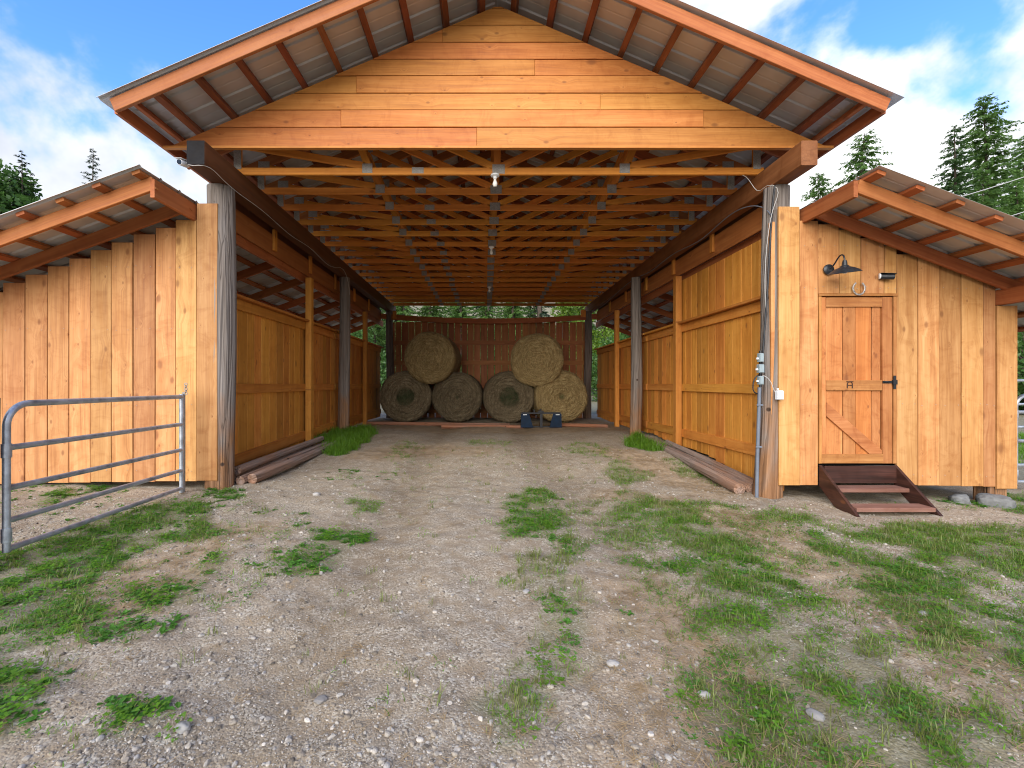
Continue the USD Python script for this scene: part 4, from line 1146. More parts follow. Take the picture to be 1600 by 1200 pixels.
cable('electric_cable', 'black cable curling beside the grey outlet boxes', [(3.30, 5.45, 1.47), (3.24, 5.45, 1.42), (3.215, 5.45, 1.33), (3.24, 5.45, 1.245), (3.285, 5.45, 1.235), (3.295, 5.45, 1.27)], .007, M_darkcable)
cable('electric_cable', 'short white cable between the grey boxes and the white box', [(3.315, 5.43, 1.455), (3.36, 5.42, 1.43), (3.41, 5.41, 1.36), (3.44, 5.41, 1.28), (3.46, 5.41, 1.25)], .0034, M_cable)
T = xform('conduit', loc=(3.295, 5.45, .3))
tag(stage.GetPrimAtPath(T), 'grey plastic conduit pipe rising beside the right post', 'conduit')
put(T, 'pipe', moved(tube([(3.265, 5.46, -.05), (3.275, 5.46, .5), (3.288, 5.455, 1.0), (3.293, 5.45, 1.31)], .020, 12), t=-origin(T)), M_conduit, smooth=50)
[put(T, 'strap', moved(boxm((.07, .012, .02), (sx_, 5.435, sz_)), t=-origin(T)), M_conduit) for sx_, sz_ in ((3.277, .6), (3.289, 1.1))]
for z, h, w, what in ((1.665, .105, .05, 'topmost grey outlet box beside the right post'), (1.535, .10, .062, 'middle grey outlet box with side clips beside the right post'), (1.395, .10, .05, 'lowest grey outlet box above the conduit')):
    T = xform('outlet_box', loc=(3.295, 5.435, z))
    tag(stage.GetPrimAtPath(T), what, 'outlet box')
    put(T, 'housing', boxm((w, .05, h), (0, 0, 0), .006), M_greybox)
    put(T, 'cover', boxm((w * .82, .008, h * .86), (0, -.029, 0), .003), M_greybox)
    [put(T, 'conduit_fitting', moved(lathe([(0, 0), (.016, 0), (.016, .03), (0, .03)], 12), t=(0, 0, q)), M_darkcable, smooth=40) for q in (h / 2, -h / 2 - .03)]
    put(T, 'side_clip', boxm((.02, .02, .02), (-w / 2 - .012, 0, -.01), .003), M_white)
T = xform('junction_box', loc=(3.492, 5.39, 1.22))
tag(stage.GetPrimAtPath(T), 'white weatherproof junction box on the edge board by the right post', 'box')
put(T, 'housing', boxm((.070, .050, .105), (0, 0, 0), .006), M_white)
put(T, 'lid', boxm((.062, .008, .096), (0, -.030, 0), .003), M_white)
put(T, 'cable_gland', moved(lathe([(0, 0), (.010, 0), (.010, .025), (0, .025)], 12), t=(-.02, 0, .0575)), M_white, smooth=40)

for k, what in ((0, 'nearest bare bulb under the roof trusses'), (5, 'second bare bulb under the roof trusses, half way back'), (11, 'third bare bulb deep under the roof trusses'), (16, 'farthest bare bulb, over the back wall')):
    T = xform('light_bulb', loc=(.135, truss_y[k], 4.026))
    tag(stage.GetPrimAtPath(T), what, 'light bulb', 'bare bulbs under the trusses')
    put(T, 'lampholder', lathe([(0, 0), (.055, 0), (.055, -.018), (.028, -.030), (.022, -.055), (0, -.055)], 20), M_white, smooth=35)
    put(T, 'bulb', lathe([(0, -.055), (.014, -.055), (.017, -.075), (.030, -.105), (.031, -.125), (.022, -.148), (0, -.156)], 20), M_bulb, smooth=60)

# ------------------------------------------------------------------ footing stones
def rock(name, label, cat, o, size, seed, mat, group=None, boxy=.0):
    m = trimesh.creation.icosphere(3)
    v = np.array(m.vertices)
    if boxy:
        v = np.sign(v) * np.abs(v) ** (1 - boxy)
    q = meshkit.fbm(v * 1.6 + seed * 3.7, 3, seed)[:, None]
    v = v * (.75 + .55 * q) * np.asarray(size)
    v = v @ rot([0, 0, 1], seed * 47).T
    path = numbered('/World', name)
    g = usdkit.mesh(stage, path, (v, m.faces), mat, smooth=40)
    g.AddTranslateOp().Set(tuple(float(a) for a in o))
    tag(g, label, cat, group)


rock('concrete_block', 'grey concrete footing under the right corner of the barn', 'concrete block', (6.03, 5.38, -.06), (.15, .11, .095), 3, M_concrete, boxy=.45)
rock('concrete_block', 'smaller grey concrete footing to the left of the corner footing', 'concrete block', (5.74, 5.5, -.06), (.085, .08, .07), 5, M_concrete, boxy=.4)

# ------------------------------------------------------------------ trees
def foliage(name, lo, hi, trans=.3, scale=.9, warm=(.16, .17, .03), tip=.25):
    n = {'g': ('geometry', {}), 'tc': ('texture_coordinate', {}), 'oi': ('object_info', {}), 'n': ('noise_texture', {'scale': scale, 'detail': 3.0}), 'w': ('white_noise_texture', {'dimensions': '1D'}),
         'mf': ('mix_float', {'fac': .5}), 'r': ('rgb_ramp', {'ramp': [(.25, lo), (.75, hi)]}), 'ty': ('map_range', {'from_min': .82, 'from_max': 1.0, 'to_min': 0, 'to_max': tip}), 'wm': ('mix', {'mix_type': 'mix', 'color2': warm}),
         'h': ('hsv', {}), 'hv': ('map_range', {'to_min': .8, 'to_max': 1.25}), 'd': ('diffuse_bsdf', {}), 'gl': ('glossy_bsdf', {'roughness': .5, 'color': (.6, .6, .6)}), 't': ('translucent_bsdf', {}), 'm': ('mix_closure', {'fac': trans}), 'm2': ('mix_closure', {'fac': .04})}
    l = [('g.random_per_island', 'w.w'), ('tc.object', 'n.vector'), ('n.fac', 'mf.a'), ('g.random_per_island', 'mf.b'), ('mf.result', 'r.fac'), ('g.random_per_island', 'ty.value'), ('ty.result', 'wm.fac'), ('r.color', 'wm.color1'),
         ('wm.color', 'h.color'), ('oi.random', 'hv.value'), ('hv.result', 'h.value'), ('h.color', 'd.color'), ('h.color', 't.color'), ('d.BSDF', 'm.closure1'), ('t.BSDF', 'm.closure2'), ('m.closure', 'm2.closure1'), ('gl.BSDF', 'm2.closure2')]
    return usdkit.material(stage, L + name, n, l, surface='m2.closure')


M_needle = foliage('conifer_needles', (.075, .145, .042), (.200, .330, .090), .35)
M_cedar = foliage('cedar_sprays', (.105, .195, .042), (.260, .420, .085), .45)
M_sparse = foliage('larch_twigs', (.035, .055, .030), (.090, .125, .065), .2, warm=(.10, .09, .05))
M_leaf = foliage('broad_leaves', (.055, .120, .022), (.150, .270, .045), .4, warm=(.26, .30, .04), tip=.4)
M_bright = foliage('bright_leaves', (.13, .22, .02), (.30, .42, .05), .45, warm=(.40, .45, .05), tip=.4)
M_bark = plain('tree_bark', (.085, .065, .050), rough=.9, var=.35, scale=9, bump=.5, spec=.1)


def kites(base, d, side, ln, w):
    """Pointed leaves: base, two shoulders, tip."""
    mid = base + d * ln * .42
    v = np.stack([base, mid + side * w, base + d * ln, mid - side * w], 1).reshape(-1, 3)
    q = np.arange(len(base))[:, None] * 4
    f = np.concatenate([q + [0, 1, 2], q + [0, 2, 3]])
    return v, f


def norm_rows(a):
    return a / (np.linalg.norm(a, axis=1, keepdims=True) + 1e-9)


def conifer(seed, H, R, branches, z0=.08, droop=.35, bare=0.0, size=1.0, top_lean=0.0, shape=.85):
    r = np.random.default_rng(seed)
    trunk = tube([(top_lean * (t ** 3), .06 * math.sin(t * 5 + seed), t * H) for t in np.linspace(0, 1, 14)], [(.012 * H + .05) * (1 - t) + .012 for t in np.linspace(0, 1, 14)], 8)
    B, D, S, LN, W = [], [], [], [], []
    bb, bd, bs, bl, bw = [], [], [], [], []
    for k in range(branches):
        t = z0 + (1 - z0) * ((k + r.random()) / branches) ** .85
        if t > .995:
            continue
        az = k * 2.39996 + r.uniform(-.5, .5)
        Lb = R * (1 - t) ** shape * r.uniform(.38, 1.2) + .25
        if r.random() < bare * .5:
            Lb *= .45
        out = np.array([math.cos(az), math.sin(az), 0])
        rise = .55 * (t - .45) + r.uniform(-.12, .12)
        m = max(5, int(Lb / (.125 * size)))
        u = (np.arange(m) + r.uniform(.3, .9, m)) / m
        u = u[u > .12 + .25 * bare * r.random()]
        m = len(u)
        if not m:
            continue
        ctr = np.array([top_lean * t ** 3, 0, t * H])
        droop_k = droop * r.uniform(.5, 1.6)
        curve = lambda q: ctr + out * (Lb * q)[:, None] + EZ * ((rise * Lb * q) - droop_k * Lb * q ** 1.8 + .16 * Lb * np.clip(q - .7, 0, 1))[:, None]
        pts = curve(u)
        tan = norm_rows(curve(u + .02) - pts)
        lat = np.cross(tan, EZ)
        lat = norm_rows(lat)
        nS = 8
        for q in range(nS):
            keep = r.random(m) > bare * .55
            sgn = -1.0 if q % 2 else 1.0
            fan = r.uniform(.35, 1.15, (m, 1))
            d = norm_rows(tan * np.cos(fan) + lat * sgn * np.sin(fan) + EZ * r.normal(-.22 - droop * .4, .32, (m, 1)))
            ln = (r.uniform(.16, .38, (m, 1)) * size * (.55 + .6 * (1 - u[:, None])) * (.6 + .4 * min(1, Lb / 1.2)))
            sd = norm_rows(np.cross(d, norm_rows(EZ + r.normal(0, .45, (m, 3)))))
            B.append((pts + r.normal(0, .03, (m, 3)))[keep]); D.append(d[keep]); S.append(sd[keep]); LN.append(ln[keep]); W.append((ln * r.uniform(.13, .22, (m, 1)))[keep])
        qq = np.linspace(0, .92, 5)
        pp = curve(qq)
        for a in range(4):
            bb.append(pp[a]); bd.append(unit(pp[a + 1] - pp[a])); bs.append(unit(np.cross(pp[a + 1] - pp[a], [.1, .2, 1]))); bl.append([np.linalg.norm(pp[a + 1] - pp[a]) * 1.15]); bw.append([.012 + .02 * (1 - qq[a])])
    crown = kites(*[np.concatenate(a) for a in (B, D, S, LN, W)])
    limbs = kites(*[np.array(a) for a in (bb, bd, bs, bl, bw)])
    return merge(trunk, limbs), crown


def broadleaf(seed, H, R, n, leaf=.16, z0=.25, clumps=26):
    r = np.random.default_rng(seed)
    trunk = [tube([(.15 * math.sin(t * 3 + seed), .1 * math.cos(t * 4), t * H * .85) for t in np.linspace(0, 1, 9)], [(.010 * H + .03) * (1 - t) + .015 for t in np.linspace(0, 1, 9)], 7)]
    C = []
    for k in range(clumps):
        t = z0 + (1 - z0) * r.random()
        az = r.uniform(0, 6.28)
        rad = R * math.sin(math.pi * min(.97, .15 + .85 * (t - z0) / (1 - z0))) ** .7 * r.uniform(.3, 1)
        c = np.array([rad * math.cos(az), rad * math.sin(az), t * H])
        C.append((c, R * r.uniform(.22, .42)))
        trunk.append(tube([(0, 0, c[2] * .7), tuple(c * [.5, .5, .86]), tuple(c)], [.03, .02, .008], 5))
    which = r.integers(0, clumps, n)
    cc = np.array([c[0] for c in C])[which]
    rr = np.array([c[1] for c in C])[which][:, None]
    u = norm_rows(r.normal(0, 1, (n, 3)))
    base = cc + u * rr * r.uniform(.5, 1.05, (n, 1)) * [1, 1, .8]
    d = norm_rows(u + r.normal(0, .7, (n, 3)) + EZ * -.25)
    sd = norm_rows(np.cross(d, r.normal(0, 1, (n, 3))))
    ln = r.uniform(.7, 1.3, (n, 1)) * leaf
    return merge(*trunk), kites(base, d, sd, ln, ln * .33)


KINDS = {}


def tree_kind(name, parts, mat):
    c = stage.CreateClassPrim('/World/' + name)
    usdkit.mesh(stage, f'/World/{name}/trunk', parts[0], M_bark)
    usdkit.mesh(stage, f'/World/{name}/crown', parts[1], mat)
    KINDS[name] = f'/World/{name}'


tree_kind('cedar_form', conifer(1, 21.6, 5.6, 420, .05, .42, .12, 1.0, .9, .62), M_cedar)
tree_kind('spruce_form', conifer(2, 18.0, 3.9, 300, .05, .36, .14, .95, .3, .75), M_needle)
tree_kind('fir_form', conifer(3, 15.0, 3.2, 260, .03, .25, .0, 1.0), M_cedar)
tree_kind('young_cedar_form', conifer(4, 12.0, 3.1, 280, .03, .40, .12, .8, .4, .7), M_cedar)
tree_kind('sparse_form', conifer(5, 20.0, 3.0, 120, .25, .22, .55, 1.15), M_sparse)
tree_kind('broadleaf_form', broadleaf(6, 12.0, 3.2, 9000, .26, .15, 44), M_leaf)
tree_kind('birch_form', broadleaf(7, 9.0, 1.7, 6500, .20, .12, 34), M_bright)
tree_kind('shrub_form', broadleaf(8, 3.2, 1.7, 5200, .15, .05, 30), M_leaf)


def tree(kind, name, x, y, s, rz, label, group=None, cat='tree'):
    T = UsdGeom.Xform.Define(stage, numbered('/World', name))
    T.AddTranslateOp().Set((float(x), float(y), float(base_height(np.array([x]), np.array([y]))[0]) - .1))
    T.AddRotateZOp().Set(float(rz)); T.AddScaleOp().Set((float(s),) * 3)
    T.GetPrim().GetReferences().AddInternalReference(KINDS[kind])
    T.GetPrim().SetInstanceable(True)
    tag(T, label, cat, group)


tree('cedar_form', 'cedar_tree', 35.6, 32.0, .985, 200, 'tallest green cedar with a ragged top, behind the right lean-to roof')
tree('spruce_form', 'spruce_tree', 31.0, 30.0, 1.02, 40, 'slim dark spruce with drooping tips, just left of the tallest cedar')
tree('young_cedar_form', 'cedar_tree', 27.9, 34.0, 1.66, 10, 'thin open crowned cedar between the main roof and the right lean-to roof')
tree('young_cedar_form', 'cedar_tree', 25.2, 34.0, 1.42, 75, 'lower cedar just right of the main roof, left of the open crowned one')
tree('fir_form', 'fir_tree', 40.3, 33.0, 1.15, 120, 'broad fir cut by the right edge of the picture')
tree('young_cedar_form', 'cedar_tree', 31.8, 27.0, 1.12, 190, 'bushy young cedar below the tallest cedar at the right edge')
tree('fir_form', 'fir_tree', 29.0, 26.5, .92, 300, 'dense fir in front of the tallest cedar, topping out at the roof edge')
tree('cedar_form', 'cedar_tree', 38.9, 33.5, .90, 310, 'second tall cedar behind the tallest one, cut by the right edge')
tree('sparse_form', 'larch_tree', -32.7, 38.0, 1.03, 150, 'nearly bare dark conifer above the left lean-to roof')
tree('sparse_form', 'larch_tree', -38.6, 38.0, 1.02, 260, 'sparse dark conifer at the left edge of the picture')
tree('broadleaf_form', 'broadleaf_tree', -39.8, 38.0, 1.5, 0, 'green leafy tree at the left edge above the lean-to roof')
tree('shrub_form', 'leafy_shrub', 22.3, 18.6, 1.45, 30, 'tall leafy shrub seen past the right end of the barn')
tree('young_cedar_form', 'cedar_tree', 26.6, 22.0, .62, 130, 'low cedar behind the pipe fence at the right end of the barn')
tree('shrub_form', 'leafy_shrub', -7.9, 29.0, 1.35, 10, 'green shrub seen under the left lean-to roof beside the left rear post')
tree('shrub_form', 'leafy_shrub', 8.3, 29.0, 1.25, 100, 'green shrub seen under the right lean-to roof beside the right rear post')
r_ = np.random.default_rng(77)
row = [(-15.5, 'fir_form', 'fir_tree', 'leftmost dark fir'), (-12.6, 'young_cedar_form', 'cedar_tree', 'leftmost soft cedar'), (-10.2, 'fir_form', 'fir_tree', 'second dark fir from the left'), (-7.4, 'young_cedar_form', 'cedar_tree', 'second soft cedar from the left'),
       (-5.0, 'fir_form', 'fir_tree', 'third dark fir from the left'), (-2.2, 'fir_form', 'fir_tree', 'dark fir just left of the middle'), (.2, 'young_cedar_form', 'cedar_tree', 'soft cedar in the middle'), (2.6, 'fir_form', 'fir_tree', 'dark fir just right of the middle'),
       (5.1, 'sparse_form', 'larch_tree', 'grey sparse conifer'), (7.2, 'birch_form', 'birch_tree', 'first bright yellow green birch'), (9.2, 'birch_form', 'birch_tree', 'second bright yellow green birch'), (10.9, 'birch_form', 'birch_tree', 'third bright yellow green birch'), (13.2, 'broadleaf_form', 'broadleaf_tree', 'mid green leafy tree'), (16, 'fir_form', 'fir_tree', 'rightmost dark fir')]
for k, (x, kind, nm, what) in enumerate(row):
    y = 42 + r_.uniform(-4, 5) - (4 if 'birch' in kind else 0)
    tree(kind, nm, x * y / 42, y, r_.uniform(.9, 1.12), r_.uniform(0, 360), what + ' in the gap over the back wall', 'trees behind the barn')
for k, (x, y, kind, nm, what) in enumerate([(-16.5, 50, 'fir_form', 'fir_tree', 'between left and middle left'), (-9.5, 49, 'fir_form', 'fir_tree', 'between middle left and left centre'), (-3, 50, 'young_cedar_form', 'cedar_tree', 'just left of the centre'), (3.2, 49, 'fir_form', 'fir_tree', 'just right of the centre'), (10, 50, 'young_cedar_form', 'cedar_tree', 'between right centre and middle right'), (16, 51, 'fir_form', 'fir_tree', 'between middle right and right'), (-20, 52, 'fir_form', 'fir_tree', 'left'), (-13, 56, 'spruce_form', 'spruce_tree', 'middle left'), (-6, 54, 'fir_form', 'fir_tree', 'left centre'), (0, 57, 'spruce_form', 'spruce_tree', 'centre'), (6, 55, 'fir_form', 'fir_tree', 'right centre'), (13, 57, 'spruce_form', 'spruce_tree', 'middle right'), (20, 54, 'fir_form', 'fir_tree', 'right')]):
    tree(kind, nm, x, y, r_.uniform(1.0, 1.2), r_.uniform(0, 360), f'far conifer on the slope seen over the back wall, {what}', 'conifers on the slope')


def scatter(name, label, cat, protos, pos, which, scale, yaw, tilt=None):
    pi = UsdGeom.PointInstancer.Define(stage, '/World/' + name)
    rel = pi.CreatePrototypesRel()
    for k, (mesh, mat) in enumerate(protos):
        p = f'/World/{name}/form_{k:03d}' if k else f'/World/{name}/form'
        usdkit.mesh(stage, p, mesh, mat)
        rel.AddTarget(p)
    n = len(pos)
    pi.CreatePositionsAttr(Vt.Vec3fArray.FromNumpy(np.asarray(pos, np.float32)))
    pi.CreateProtoIndicesAttr(Vt.IntArray.FromNumpy(np.asarray(which, np.int32)))
    sc = np.asarray(scale, np.float32)
    pi.CreateScalesAttr(Vt.Vec3fArray.FromNumpy(np.repeat(sc[:, None], 3, 1) if sc.ndim == 1 else sc))
    h = np.asarray(yaw) / 2
    q = np.column_stack([np.cos(h), 0 * h, 0 * h, np.sin(h)])
    if tilt is not None:
        t = np.asarray(tilt) / 2
        w2, x2 = np.cos(t), np.sin(t)
        q = np.column_stack([q[:, 0] * w2, q[:, 0] * x2, q[:, 3] * x2, q[:, 3] * w2])
    pi.CreateOrientationsAttr(Vt.QuathArray([Gf.Quath(float(a), float(b), float(c), float(d)) for a, b, c, d in q]))
    tag(pi, label, cat, kind='stuff')


# bushes that close the far slope
r_ = np.random.default_rng(5)
n = 420
bx, by = r_.uniform(-70, 80, n), 30 + 75 * r_.random(n) ** 1.2
ok = (np.abs(bx) < by * 1.3) & ((by > 36) | (np.abs(bx) > 14))
bx, by = bx[ok], by[ok]
scatter('undergrowth', 'green undergrowth on the slope behind the barn', 'undergrowth', [(broadleaf(51, 2.6, 1.8, 1500, .30, .02, 22)[1], M_leaf), (conifer(52, 5.0, 1.7, 70, .02, .25, 0, 1.3)[1], M_needle), (broadleaf(53, 3.4, 1.6, 1500, .28, .02, 20)[1], M_cedar)],
        np.column_stack([bx, by, base_height(bx, by) - .15]), r_.integers(0, 3, len(bx)), r_.uniform(.7, 1.6, len(bx)), r_.uniform(0, 6.28, len(bx)))

# ------------------------------------------------------------------ grass, weeds, straw, gravel
M_grass = foliage('grass_blades', (.140, .290, .020), (.285, .510, .045), .55, scale=20, warm=(.40, .40, .10), tip=.5)
M_yellow = foliage('dry_grass_blades', (.16, .19, .045), (.32, .33, .10), .35, scale=20, warm=(.34, .27, .13), tip=.6)
M_weed = foliage('weed_leaves', (.075, .195, .024), (.180, .370, .050), .4, scale=20, warm=(.15, .22, .05), tip=.4)
M_straw = foliage('straw_stalks', (.36, .25, .13), (.58, .45, .26), .2, scale=20, warm=(.46, .36, .20))


def tuft(seed, n, h, spread, w=.0026, lean=1.0):
    r = np.random.default_rng(seed)
    V, Fc = [], []
    for k in range(n):
        az, ln = r.uniform(0, 6.28), h * r.uniform(.45, 1.15)
        b = np.array([r.normal(0, spread), r.normal(0, spread), -.004])
        o = np.array([math.cos(az), math.sin(az), 0])
        sd = np.array([-o[1], o[0], 0]) * w * r.uniform(.7, 1.3)
        le = r.uniform(.15, 1.0) * lean
        p = [b + o * ln * le * q ** 1.8 + EZ * ln * (q - .45 * le * q ** 2) for q in (0, .4, .75, 1)]
        i = len(V)
        V += [p[0] - sd, p[0] + sd, p[1] - sd, p[1] + sd, p[2] - sd * .7, p[2] + sd * .7, p[3]]
        Fc += [(i, i + 1, i + 3), (i, i + 3, i + 2), (i + 2, i + 3, i + 5), (i + 2, i + 5, i + 4), (i + 4, i + 5, i + 6)]
    return np.array(V), np.array(Fc)


def rosette(seed, n, ln, wid, up=.35):
    r = np.random.default_rng(seed)
    V, Fc = [], []
    for k in range(n):
        az = k * 2.4 + r.uniform(-.4, .4)
        o = np.array([math.cos(az), math.sin(az), 0]); sd = np.array([-o[1], o[0], 0])
        l, w, u = ln * r.uniform(.55, 1.2), wid * r.uniform(.7, 1.2), up * r.uniform(.3, 1.7)
        c = np.array([r.normal(0, .012), r.normal(0, .012), 0])
        prof = [(0, .12), (.25, .6), (.55, 1.0), (.82, .7), (1.0, .05)]
        i = len(V)
        for q, ww in prof:
            m = c + o * l * q + EZ * l * (u * q - .55 * u * q * q + .06)
            cup = EZ * w * ww * .35
            V += [m - sd * w * ww + cup, m, m + sd * w * ww + cup]
        for a in range(4):
            for s_ in (0, 1):
                j = i + a * 3 + s_
                Fc += [(j, j + 1, j + 4), (j, j + 4, j + 3)]
    return np.array(V), np.array(Fc)


def clover(seed, n, h, leaf):
    r = np.random.default_rng(seed)
    B, D, S, LN, W = [], [], [], [], []
    for k in range(n):
        c = np.array([r.normal(0, .035), r.normal(0, .035), h * r.uniform(.3, 1.1)])
        for q in range(3):
            az = r.uniform(0, 6.28) if q == 0 else az + 2.09
            d = unit([math.cos(az), math.sin(az), r.uniform(-.2, .35)])
            B.append(c); D.append(d); S.append(unit(np.cross(d, EZ) + r.normal(0, .2, 3))); LN.append([leaf * r.uniform(.7, 1.2)]); W.append([leaf * .42])
    return kites(*[np.array(a) for a in (B, D, S, LN, W)])


r_ = np.random.default_rng(99)
P = {'g': [], 'y': [], 'w': [], 'c': [], 'l': []}
for poly, dens, kind in G_POLY:
    a, b, c, d = poly.buffer(.10).bounds
    n = int(dens * (c - a) * (d - b) * 2.5)
    if n == 0:
        continue
    x, y = r_.uniform(a, c, n), r_.uniform(b, d, n)
    wx, wy = warp(x, y)
    pts = shapely.points(wx, wy)
    shapely.prepare(poly)
    dist = shapely.distance(poly, pts)
    clump = meshkit.fbm(np.column_stack([x, y, 0 * x]) * 6.5, 3, 61)
    keep = (r_.random(n) < np.clip(1 - dist / .10, 0, 1)) & (r_.random(n) < np.clip((clump - .36) / .22, .10, 1))
    keep &= ~((np.abs(x) < 3.9) & (np.abs(x) > 3.35) & (y > 5.3))
    x, y = x[keep], y[keep]
    u = r_.random(len(x))
    for xx, yy, q in zip(x, y, u):
        if kind == 'm':
            k = 'g' if q < .50 else 'c' if q < .74 else 'w' if q < .90 else 'y'
        elif kind == 'w':
            k = 'w' if q < .42 else 'c' if q < .80 else 'g'
        elif kind == 'y':
            k = 'y' if q < .6 else 'g'
        elif kind == 'l':
            k = 'l'
        else:
            k = 'g' if q < .72 else 'c' if q < .84 else 'y'
        P[k].append((xx, yy))


def ground_points(a):
    a = np.array(a)
    return np.column_stack([a, ground_height(a[:, 0], a[:, 1])])


def spread(name, label, cat, protos, pts, lo, hi, tilt=.12):
    p = ground_points(pts)
    n = len(p)
    scatter(name, label, cat, protos, p, r_.integers(0, len(protos), n), r_.uniform(lo, hi, n), r_.uniform(0, 6.28, n), r_.normal(0, tilt, n))


spread('grass', 'short green grass growing in strips through the gravel', 'grass', [(tuft(1, 11, .034, .030, .0019, 1.2), M_grass), (tuft(2, 9, .042, .028, .0019, 1.4), M_grass), (tuft(3, 13, .026, .036, .0018, 1.2), M_grass), (tuft(4, 9, .040, .03, .0017, 1.2), M_yellow)], P['g'], .6, 1.3)
spread('dry_grass', 'thin yellowish grass among the stones', 'grass', [(tuft(11, 12, .06, .02, .0018, .9), M_yellow), (tuft(12, 9, .08, .02, .0016, 1.0), M_yellow)], P['y'] , .6, 1.3)
spread('tall_grass', 'taller grass at the feet of the middle posts', 'grass', [(tuft(21, 16, .16, .035, .003, .8), M_grass), (tuft(22, 12, .20, .035, .003, 1.0), M_grass)], P['l'], .6, 1.2)
spread('weeds', 'broad leaved weeds growing flat on the gravel', 'weeds', [(rosette(31, 8, .034, .010), M_weed), (rosette(32, 9, .027, .009, .5), M_weed), (rosette(33, 6, .045, .012, .35), M_weed)], P['w'], .6, 1.3)
spread('clover', 'small leaved clover mixed with the grass', 'clover', [(clover(41, 14, .024, .011), M_weed), (clover(42, 11, .034, .013), M_grass)], P['c'], .7, 1.4)

# straw and needles
pts = []
for poly in S_POLY:
    a, b, c, d = poly.buffer(.2).bounds
    n = int(300 * (c - a) * (d - b))
    x, y = r_.uniform(a, c, n), r_.uniform(b, d, n)
    wx, wy = warp(x, y)
    dist = shapely.distance(poly, shapely.points(wx, wy))
    k = r_.random(n) < np.clip(1 - dist / .25, 0, 1)
    pts += list(zip(x[k], y[k]))
n = 2200
x, y = r_.uniform(-5, 6, n), 1.4 + 11 * r_.random(n) ** 1.3
k = (np.abs(x) < .95 * y + .5)
pts += list(zip(x[k], y[k]))


def stalks(seed, n, ln, sp):
    r = np.random.default_rng(seed)
    c = np.column_stack([r.normal(0, sp, n), r.normal(0, sp, n), r.uniform(.003, .014, n)])
    a = r.uniform(0, 6.28, n)
    d = norm_rows(np.column_stack([np.cos(a), np.sin(a), r.normal(0, .10, n)]))
    ll = r.uniform(.4, 1.2, (n, 1)) * ln
    return kites(c - d * ll / 2, d, norm_rows(np.cross(d, EZ)), ll, np.full((n, 1), .0016))


spread('straw', 'dry straw and needles scattered over the dirt', 'straw', [(stalks(1, 9, .09, .035), M_straw), (stalks(2, 7, .06, .03), M_straw), (stalks(3, 5, .13, .04), M_straw)], pts, .6, 1.3, .03)

# gravel
def stone_mat(name, ramp):
    n = {'oi': ('object_info', {}), 'tc': ('texture_coordinate', {}), 'r': ('rgb_ramp', {'ramp': ramp}), 'n': ('noise_texture', {'scale': 2.5, 'detail': 4.0}), 'm': ('mix', {'mix_type': 'multiply', 'fac': .6}), 'nr': ('rgb_ramp', {'ramp': [(.3, (.6, .58, .55)), (.7, (1.1, 1.08, 1.05))]}), 'p': ('principled_bsdf', {'roughness': .85, 'specular_ior_level': .2})}
    return usdkit.material(stage, L + name, n, [('oi.random', 'r.fac'), ('tc.object', 'n.vector'), ('n.fac', 'nr.fac'), ('r.color', 'm.color1'), ('nr.color', 'm.color2'), ('m.color', 'p.base_color')], surface='p.BSDF')


M_stone = stone_mat('gravel_stone', [(0, (.13, .108, .083)), (.25, (.24, .198, .15)), (.5, (.32, .272, .21)), (.75, (.36, .335, .30)), (.95, (.43, .38, .315)), (1, (.54, .49, .42))])


def pebble(seed, sub, flat):
    m = trimesh.creation.icosphere(sub)
    v = np.array(m.vertices)
    r = np.random.default_rng(seed)
    for _ in range(5):         # cut facets
        d = unit(r.normal(0, 1, 3)); h = r.uniform(.55, .85)
        e = np.maximum(v @ d - h, 0)
        v = v - e[:, None] * d
    return v * [1, r.uniform(.6, .85), flat], np.array(m.faces)


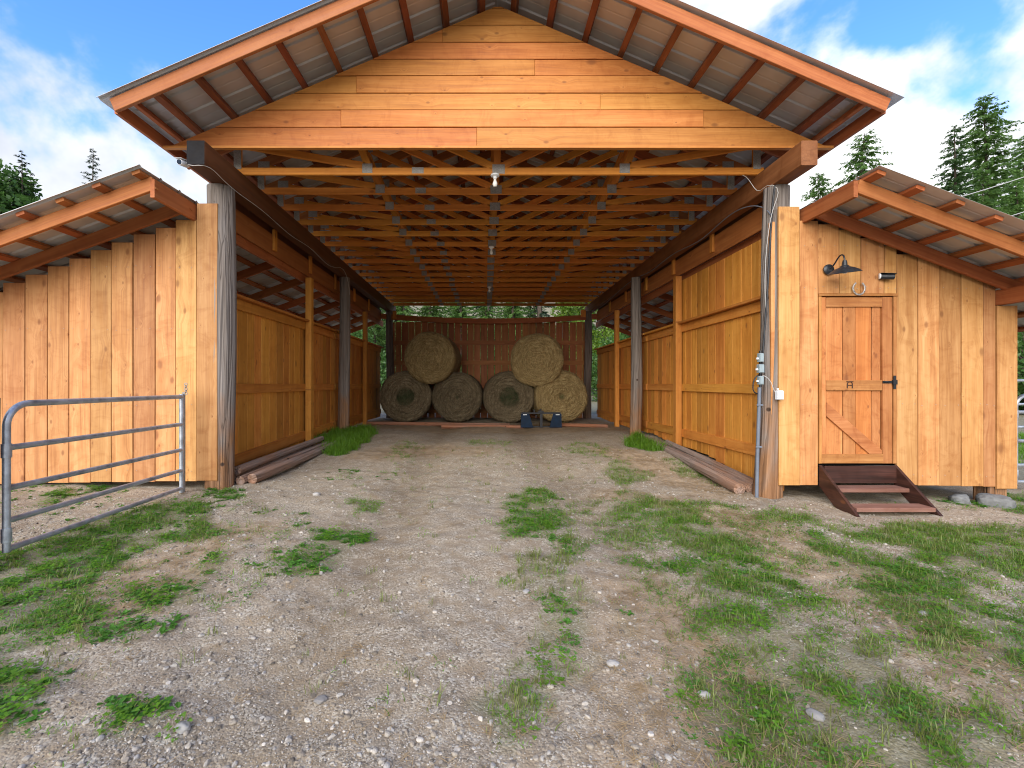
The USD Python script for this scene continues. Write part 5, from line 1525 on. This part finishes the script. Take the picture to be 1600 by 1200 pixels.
STONES = [(pebble(1, 1, .62), M_stone), (pebble(2, 1, .5), M_stone), (pebble(3, 1, .7), M_stone), (pebble(4, 1, .45), M_stone)]
n = 230000
d = 1.25 + 7.5 * r_.random(n) ** 1.9
ax_ = r_.uniform(-1.12, 1.12, n)
x, y = ax_ * d + .08 * d, d
gm_, _ = masks(x, y)
band = meshkit.fbm(np.column_stack([x * 1.2, y * .7, 0 * x]), 3, 71)
track = sum(np.exp(-((x - c_ - .12 * np.sin(y * .5)) / .30) ** 2) for c_ in (-.95, 1.0))
keep = (r_.random(n) > .72 * track) & (r_.random(n) < np.clip(.25 + (band - .38) * 2.6, .10, 1)) & (r_.random(n) > gm_ * .7) & ~((y > 5.38) & (np.abs(x - .1) > 3.35))
x, y = x[keep], y[keep]
size = .0026 + .0022 * r_.pareto(2.3, len(x))
size = np.clip(size, .0024, .017)
z = ground_height(x, y)
scatter('gravel', 'loose grey and brown gravel on the yard', 'gravel', STONES, np.column_stack([x, y, z + size * .12]), r_.integers(0, 4, len(x)), size, r_.uniform(0, 6.28, len(x)), r_.normal(0, .25, len(x)))
M_rock = stone_mat('field_stone', [(0, (.20, .185, .17)), (.5, (.30, .285, .265)), (1, (.40, .37, .33))])
for k, (x, y, s_, what) in enumerate([(-1.18, 1.78, .032, 'large grey stone in the gravel at the bottom left of the centre'), (-.72, 2.0, .028, 'flat bluish stone left of the middle in the near gravel'), (.27, 2.95, .028, 'pale round stone above the grass strip in the middle'),
                                    (1.36, 1.87, .034, 'flat pale stone in the grass at the bottom right'), (.98, 2.03, .028, 'grey stone at the edge of the bottom right grass'), (2.62, 2.72, .03, 'pale stone beside the straw strip at right'),
                                    (1.50, 3.55, .028, 'rounded stone between the two right grass strips'), (2.35, 1.93, .03, 'light stone on the brown strip at the far lower right'), (.62, 2.2, .03, 'small blue grey stone right of the centre grass strip'), (-1.9, 5.15, .045, 'grey stone just in front of the pole pile at left')]):
    rock('stone', what, 'stone', (x, y, gz(x, y) + s_ * .25), (s_, s_ * .75, s_ * .5), k + 11, M_rock)

# ------------------------------------------------------------------ overhead wires at the right
for z0, z1, what in ((8.85, 10.2, 'upper thin overhead wire crossing in front of the right cedars'), (7.6, 8.7, 'lower thin overhead wire crossing in front of the right cedars')):
    t = np.linspace(0, 1, 20)
    cable('overhead_wire', what, np.column_stack([15 + 12 * t, 18 + 0 * t, (z0 - 1.15) + (z1 - z0 + 2.6) * t - .25 * np.sin(t * math.pi)]), .016, M_cable, 'wire')
